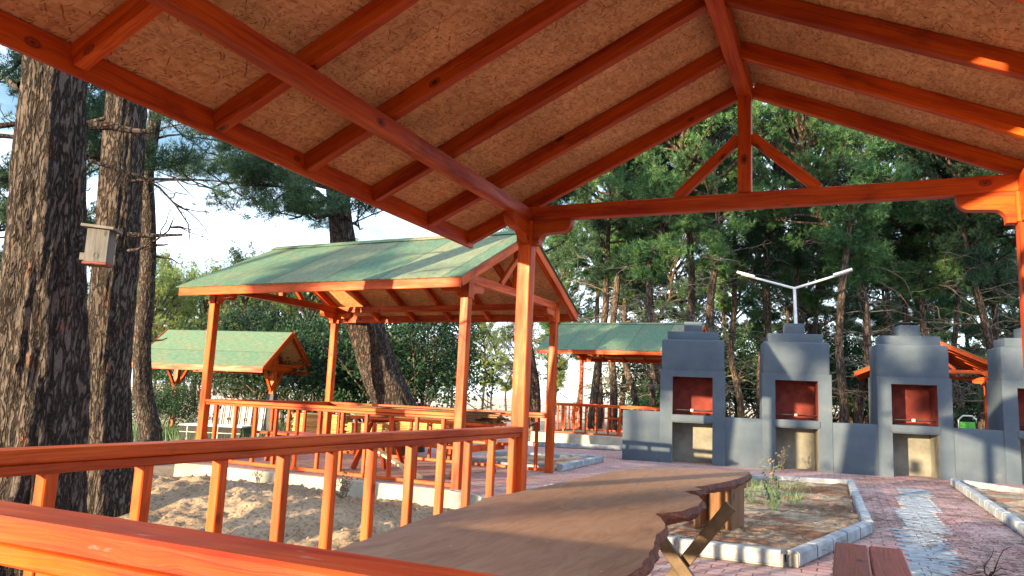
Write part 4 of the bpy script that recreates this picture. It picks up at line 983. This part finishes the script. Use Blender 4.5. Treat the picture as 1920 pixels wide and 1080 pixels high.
for (px, d, vi, sc, lab) in SH:
    p = ground_at(px, d)
    if vi not in SP: o = SP[vi] = empty('shrub'); link_mesh('stems', SV[vi][0], o); link_mesh('foliage', SV[vi][1], o)
    else: o = copy_tree(SP[vi])
    o.location = (p.x, p.y, -0.25); o.rotation_euler = (0, 0, px*0.61); o.scale = (sc,)*3; tag(o, lab, 'shrub', 'dark shrubs beyond the pavilions')

# the big near trunks
def big_tree(name, pts, rad, label, limbs, sides=72, rings=360, rough=0.075, needles='needles_dark', seed=1, flare=0.12, dens=1.0, blades=16, tsp=0.16, bl=0.15, bw=0.009):
    nr.seed(seed*31+7); t = empty(name, tuple(pts[0])); o0 = np.array(tuple(pts[0]))
    P = np.array([tuple(p) for p in pts])-o0
    V, F = trunk_arrays(P, rad, sides, rings, rough, seed, flare); A = Acc(); A.add(V, F); link_mesh('trunk', A.mesh('trunk', M['bark'], True), t)
    T = Tree()
    for L_ in limbs:
        if L_[0] == 'live':      # world polyline, thickness, twigs
            Q = np.array([tuple(q) for q in L_[1]])-o0; n_ = 14; tt = np.linspace(0, 1, len(Q)); ti = np.linspace(0, 1, n_)
            Q = np.stack([np.interp(ti, tt, Q[:, c]) for c in range(3)], 1)+nr.normal(size=(n_, 3))*0.03; T.tube(Q, L_[2], 0.012, 7)
            for _ in range(L_[3]):
                u = nr.uniform(0.25, 1.0); b0 = along(Q, u); dv = Q[-1]-Q[0]; az = math.atan2(dv[1], dv[0])
                live_branch(T, b0, az+nr.choice([-1, 1])*nr.uniform(0.2, 1.3), nr.uniform(-0.3, 0.6), nr.uniform(0.5, 1.25), 0.016, dens, tsp, 8)
        else:
            Tb = Tree(); b0 = np.array(tuple(L_[1]))-o0
            if L_[0] == 'dead': dead_branch(Tb, b0, L_[2], L_[3], L_[4])
            else: Tb.tube(limb(b0, L_[2], 0.15, L_[3], 0, 3, 0.15), L_[4], L_[4]*0.4, 6, True)
            link_mesh('branch', Tb.d.mesh('branch', M['bark']), t)
    if T.w.V: link_mesh('limbs', T.w.mesh('limbs', M['bark']), t)
    if T.d.V: link_mesh('dead_branches', T.d.mesh('dead_branches', M['dead']), t)
    if T.C:
        Vn, Fn = needle_fans(np.concatenate(T.C), np.concatenate(T.D), blades, bl, bw, 0.7); T.n.add(Vn, Fn); link_mesh('crown', T.n.mesh('crown', M[needles]), t)
    tag(t, label, 'tree', 'large pines on the left'); return t
def up_(p, dx, dy, z): return Vector((p[0]+dx, p[1]+dy, z))
RA = math.atan2(right.y, right.x)
t1 = [(-5.40, 3.72, -0.35), (-5.37, 3.66, 0.3), (-5.32, 3.6, 1.1), (-5.24, 3.45, 2.2), (-5.17, 3.3, 3.4), (-5.1, 3.15, 5.5), (-5.2, 3.2, 8.0), (-5.1, 3.3, 10.5)]
crown_up = lambda c, n_, L, z0, z1, sd: [('live', [(c[0], c[1], z0+(z1-z0)*i/n_), (c[0]+math.cos(i*2.4+sd)*L*0.5, c[1]+math.sin(i*2.4+sd)*L*0.5, z0+(z1-z0)*i/n_+0.35), (c[0]+math.cos(i*2.4+sd)*L, c[1]+math.sin(i*2.4+sd)*L, z0+(z1-z0)*i/n_+0.9)], 0.05, 5) for i in range(n_)]
big_tree('pine_tree', t1, [0.40, 0.345, 0.30, 0.24, 0.195, 0.19, 0.15, 0.08], 'thickest pine trunk at the left edge with the birdhouse on it',
         [('stub', at(168, 235, 5.3), RA, 0.42, 0.035), ('dead', at(165, 300, 5.3), RA+0.3, 1.0, 0.014), ('dead', at(20, 500, 5.6), RA+3.0, 1.1, 0.02), ('stub', at(40, 160, 5.3), RA+2.6, 0.4, 0.03)]+crown_up((-5.15, 3.25), 9, 2.0, 5.6, 10.0, 0.3), sides=110, rings=620, rough=0.11, seed=2, flare=0.10)
t2 = [(-6.95, 5.55, -0.35), (-6.93, 5.5, 0.3), (-6.87, 5.34, 1.1), (-6.76, 5.2, 2.4), (-6.64, 5.0, 3.9), (-6.5, 4.9, 6.5), (-6.6, 5.0, 9.5), (-6.5, 5.0, 11.5)]
big_tree('pine_tree', t2, [0.29, 0.245, 0.215, 0.205, 0.185, 0.17, 0.12, 0.06], 'second pine trunk from the left, its left side catching the sun',
         [('stub', at(240, 440, 7.4), RA, 0.5, 0.03), ('dead', at(240, 470, 7.4), RA-0.3, 1.0, 0.02), ('dead', at(245, 340, 7.4), RA+0.4, 1.2, 0.02), ('dead', at(200, 220, 7.5), RA+2.8, 1.3, 0.02)]+crown_up((-6.55, 4.95), 8, 2.1, 6.2, 11.0, 1.3), sides=96, rings=520, rough=0.095, seed=5)
t3 = [ground_at(272, 16.5, -0.5), at(285, 825, 16.6), at(268, 740, 16.6), at(266, 640, 16.5), at(275, 560, 16.5), at(279, 440, 16.5), at(274, 330, 16.5), at(292, 220, 16.5), at(300, 100, 16.5), at(300, -60, 16.5)]
big_tree('pine_tree', t3, [0.30, 0.24, 0.20, 0.18, 0.165, 0.16, 0.145, 0.13, 0.11, 0.06], 'slim wavy pine trunk with bare stubs right of the second trunk',
         [('stub', at(290, 460, 16.5), RA, 0.4, 0.035), ('stub', at(288, 480, 16.5), RA, 0.55, 0.03), ('dead', at(270, 500, 16.5), RA+3.0, 1.3, 0.03), ('dead', at(270, 420, 16.5), RA+2.9, 1.3, 0.03), ('stub', at(285, 610, 16.5), RA, 0.35, 0.03), ('stub', at(283, 640, 16.5), RA, 0.35, 0.03), ('dead', at(292, 260, 16.5), RA+0.2, 1.6, 0.03), ('stub', at(262, 630, 16.5), RA+3.1, 0.4, 0.02)]
         + [('live', [at(295, 170, 16.5), at(340, 130, 16.3), at(380, 110, 16)], 0.05, 6), ('live', [at(300, 60, 16.5), at(250, 20, 16.3), at(200, 20, 16)], 0.05, 6)], sides=48, rings=260, rough=0.08, seed=9, bw=0.014)
lean = [ground_at(765, 15, -0.5), at(752, 800, 15), at(738, 750, 15), at(715, 705, 15), at(702, 660, 15), at(684, 610, 15), at(664, 570, 15), at(650, 500, 15), at(640, 430, 15), at(632, 350, 15), at(630, 250, 15), at(636, 120, 15), at(640, 0, 15)]
LV = [([(628, 350), (560, 340), (500, 315), (440, 300), (385, 285)], 0.10, 12), ([(625, 380), (590, 360), (545, 352), (500, 345), (450, 350)], 0.05, 9), ([(630, 330), (570, 300), (500, 285), (430, 255), (370, 250)], 0.06, 6), ([(630, 400), (600, 405), (570, 400), (545, 410)], 0.05, 8), ([(628, 370), (585, 380), (548, 390), (520, 400)], 0.04, 5),
      ([(640, 370), (680, 365), (720, 385), (760, 395)], 0.05, 3), ([(520, 340), (450, 340), (400, 350), (350, 345)], 0.04, 7), ([(640, 400), (665, 420), (680, 430)], 0.04, 4), ([(632, 260), (560, 240), (470, 240), (380, 225), (300, 240)], 0.06, 5), ([(640, 150), (700, 100), (760, 60)], 0.06, 9), ([(636, 100), (560, 60), (480, 30)], 0.06, 9)]
lv = [('live', [at(x, y, 15-0.35*i*(1 if q % 2 else -1)) for i, (x, y) in enumerate(pp)], th_, tw) for q, (pp, th_, tw) in enumerate(LV)]
big_tree('pine_tree', lean, [0.46, 0.42, 0.40, 0.385, 0.375, 0.35, 0.32, 0.28, 0.24, 0.215, 0.18, 0.12, 0.06], 'leaning pine behind the second pavilion with its crown above the green roof', lv, sides=64, rings=320, rough=0.08, seed=12, dens=0.75, blades=14, tsp=0.13, bl=0.15, bw=0.011)
# left edge: foliage branch hanging in front of the sky
t0 = [ground_at(-90, 11, -0.4), at(-80, 600, 11), at(-60, 300, 11), at(-50, 0, 11), at(-50, -200, 11)]
LV0 = [([(-60, 350), (-10, 330), (40, 345), (70, 350)], 0.04, 6), ([(-60, 180), (0, 150), (50, 100), (80, 90)], 0.05, 7), ([(-60, 480), (-10, 430), (30, 425)], 0.04, 5), ([(-60, 250), (60, 230), (150, 210), (215, 170)], 0.05, 8), ([(-60, 260), (80, 260), (170, 300), (220, 330)], 0.04, 6), ([(-60, 560), (0, 540), (40, 530)], 0.04, 6)]
big_tree('pine_tree', t0, [0.24, 0.2, 0.18, 0.15, 0.1], 'pine mostly cut off by the left edge, its dark branches against the sky', [('live', [at(x, y, 11+0.3*i) for i, (x, y) in enumerate(pp)], th_, tw) for (pp, th_, tw) in LV0], sides=32, rings=120, seed=15, dens=1.0, bw=0.012)
# pines behind the camera that break up the low sun
for q, (x, y, sc, vi) in enumerate([(-21.5, -11.5, 1.05, 0), (-18.6, -13, 1.1, 1), (-16.0, -11, 1.0, 2), (-13.2, -12.5, 1.1, 0), (-10.6, -11.5, 1.05, 2), (-8.0, -13.5, 1.1, 1), (-5.0, -12, 1.0, 0)]):
    place_pine(('g', vi), x, y, q*1.9, sc, 'pine behind the viewer whose shade falls on the barbecues', 'pines behind the viewer')

# ------------------------------------------------------------------ small growth, litter, odds and ends
def blades_obj(name, spots, n, h, w, mat, label=None, cat=None, kind=None, lean_=0.35, group=None, spread=0.1):
    C = np.repeat(np.array(spots, float), n, axis=0); C[:, :2] += nr.normal(size=(len(C), 2))*spread
    d = nr.normal(size=(len(C), 3))*lean_; d[:, 2] = 1; d /= np.linalg.norm(d, axis=1)[:, None]
    s = np.cross(d, nr.normal(size=(len(C), 3))); s /= np.linalg.norm(s, axis=1)[:, None]; L = h*nr.uniform(0.4, 1.15, size=(len(C), 1))
    V = np.stack([C-s*w/2, C+s*w/2, C+d*L], 1).reshape(-1, 3); F = np.arange(len(V)).reshape(-1, 3)
    o = link_mesh(name, np_mesh(name, V, F, mat)); tag(o, label, cat, group, kind); return o
nr.seed(5)
gs = [(x, y, 0.03) for x, y in zip(nr.uniform(-1.9, -0.5, 240), nr.uniform(9.2, 12.2, 240))]
blades_obj('grass', gs, 5, 0.12, 0.010, M['weed'], kind='stuff', spread=0.05)
gs = [(x, y, -0.22) for x, y in zip(nr.uniform(-17, -9, 900), nr.uniform(12.0, 19, 900))]
blades_obj('grass', gs, 8, 0.5, 0.02, M['weed'], kind='stuff', spread=0.16)
gs = [(x, y, -0.24) for x, y in zip(nr.uniform(-9.6, -3.9, 50), nr.uniform(12.9, 18, 50))]
blades_obj('weed_patch', gs, 8, 0.30, 0.015, M['weed'], kind='stuff', spread=0.12)
def weed(loc, h, label, n=7, seed=1, mat='weed', flower=False):
    nr.seed(seed); t = empty('weed', loc); T = Tree(); C = []
    for i in range(n):
        P = limb((nr.normal()*0.02, nr.normal()*0.02, 0), nr.uniform(0, 6.28), nr.uniform(1.15, 1.5), h*nr.uniform(0.5, 1), 0, 5, 0.1); T.tube(P, 0.004, 0.002, 4)
        C += [P[j] for j in (2, 4, 5)]
    link_mesh('stem', T.w.mesh('stem', M[mat]), t); V, F = leaf_cards(np.array(C), 4, 0.02, 0.022); A = Acc(); A.add(V, F); link_mesh('leaves', A.mesh('leaves', M['straw' if flower else mat]), t)
    tag(t, label, 'weed', 'weeds in the planting beds'); return t
weed((-0.72, 8.9, 0.03), 0.52, 'tall green weed in the middle of the planting bed', 8, 3)
weed((-1.15, 15.2, 0.0), 0.5, 'pale seeding weed in front of the second barbecue niche', 6, 4, 'straw', True)
weed((-1.05, 12.0, 0.03), 0.42, 'thin dry weed by the far kerb of the planting bed', 5, 6, 'straw')
weed((-5.75, 7.95, -0.18), 0.36, 'dry orange weed tuft on the sand below the retaining wall', 14, 8, 'straw', True)
weed((-7.6, 7.7, -0.1), 0.3, 'small dry tuft at the left of the retaining wall', 8, 9, 'straw', True)
nr.seed(17)
def litter(name, x0, x1, y0, y1, n, z, mat, L=0.07, w=0.006, z2=0.012):
    C = np.stack([nr.uniform(x0, x1, n), nr.uniform(y0, y1, n), np.full(n, z)+nr.uniform(0.004, z2, n)], 1)
    keep = vnoise(C[:, 0], C[:, 1], 0.9, 6)+0.4*vnoise(C[:, 0], C[:, 1], 3, 7) > nr.uniform(0.35, 1.0, n); C = C[keep]
    a = nr.normal(0, 0.6, len(C)); d = np.stack([np.cos(a), np.sin(a), nr.normal(0, .05, len(C))], 1); s = np.stack([-np.sin(a), np.cos(a), 0*a], 1); L_ = L*nr.uniform(0.4, 1.6, (len(C), 1))
    V = np.stack([C-d*L_/2-s*w/2, C+d*L_/2-s*w/2, C+d*L_/2+s*w/2, C-d*L_/2+s*w/2], 1).reshape(-1, 3); F = np.arange(len(V)).reshape(-1, 4)
    tag(link_mesh(name, np_mesh(name, V, F, mat)), kind='stuff')
litter('pine_litter', 0.1, 1.7, 4.0, 15.5, 9000, 0.0, M['bark_far'])
litter('pine_litter', 0.1, 1.7, 4.0, 15.5, 3000, 0.0, M['needles_dry'])
litter('pine_litter', -9, -2.2, 8.4, 18, 5000, 0.0, M['needles_dry'])
litter('pine_litter', -2.0, 0.05, 6.2, 12.6, 6000, 0.05, M['needles_dry'], 0.09, 0.007, 0.04)
litter('pine_litter', -2.0, 0.05, 6.2, 12.6, 5000, 0.05, M['bark_far'], 0.08, 0.01, 0.03)
litter('pine_litter', 1.75, 6, 6, 13.8, 6000, 0.05, M['needles_dry'], 0.09, 0.007, 0.04)
litter('pine_litter', -9, -2.6, 3.0, 8.2, 9000, -0.2, M['bark_far'], 0.07, 0.006, 0.12)
litter('pine_litter', 0.15, 1.6, 4.0, 15.5, 240, 0.0, M['bark_edge'], 0.22, 0.012)
litter('pine_litter', -0.8, 2.0, 2.5, 8, 900, 0.0, M['needles_dry'])
def dry_twig(loc, label, seed):
    nr.seed(seed); t = Tree()
    for i in range(9): P = limb((0, 0, 0.01), i*0.7, nr.uniform(0.1, 1.0), nr.uniform(0.15, 0.32), -0.1, 5, 0.35); t.tube(P, 0.006, 0.002, 4)
    o = link_mesh('dry_twig', t.w.mesh('dry_twig', M['bark_far'])); o.location = loc; tag(o, label, 'twig'); return o
p = at(1850, 1040, 5.4); dry_twig((p.x, p.y, 0.0), 'dry dark twig lying on the paving at the bottom right', 4)
# stones on the sand
nr.seed(23); st = Acc()
for i in range(260):
    x, y = nr.uniform(-8.2, -2.6), nr.uniform(3.5, 8.1); r_ = nr.uniform(0.008, 0.03); th = np.linspace(0, 2*np.pi, 6, endpoint=False)
    z = float(sand_h(np.array(x), np.array(y))); top = np.array([[x, y, z+r_*0.8]]); ring = np.stack([x+r_*np.cos(th)*nr.uniform(.7, 1.2, 6), y+r_*np.sin(th), np.full(6, z-0.003)], 1); mid_ = ring*0.5+top*0.5+np.array([0, 0, r_*0.25])
    V = np.concatenate([ring, mid_, top, top]); F = [[k_, (k_+1) % 6, 6+(k_+1) % 6, 6+k_] for k_ in range(6)]+[[6+k_, 6+(k_+1) % 6, 12, 13] for k_ in range(6)]; st.add(V, np.array(F))
tag(link_mesh('sand_clods', st.mesh('sand_clods', M['sand'])), kind='stuff')
# green and white toy slide / chair glimpsed behind the barbecues
def toy():
    p = at(1818, 790, 27); t = empty('plastic_chair', (p.x, p.y, 0.0), R(10))
    rounded('seat', M['green_plastic'], t, (-0.25, -0.22, 0.40), (0.25, 0.24, 0.46), 0.02, 2); rounded('backrest', M['green_plastic'], t, (-0.25, 0.2, 0.5), (0.25, 0.25, 0.98), 0.02, 2)
    m = MB(); m.tube([(-0.3, 0.2, 0.6), (-0.3, 0.2, 1.05), (-0.15, 0.2, 1.2), (0.15, 0.2, 1.2), (0.3, 0.2, 1.05), (0.3, 0.2, 0.6)], [0.03]*6, 8); m.build('white_frame', M['white_plastic'], t, True)
    for x in (-0.22, 0.22):
        for y in (-0.18, 0.2): one('leg', M['green_plastic'], t, 'beam', (x, y, 0), (x, y, 0.41), 0.04, 0.04, (0, 1, 0))
    tag(t, 'bright green plastic chair with white frame glimpsed between the last barbecues', 'chair')
toy()
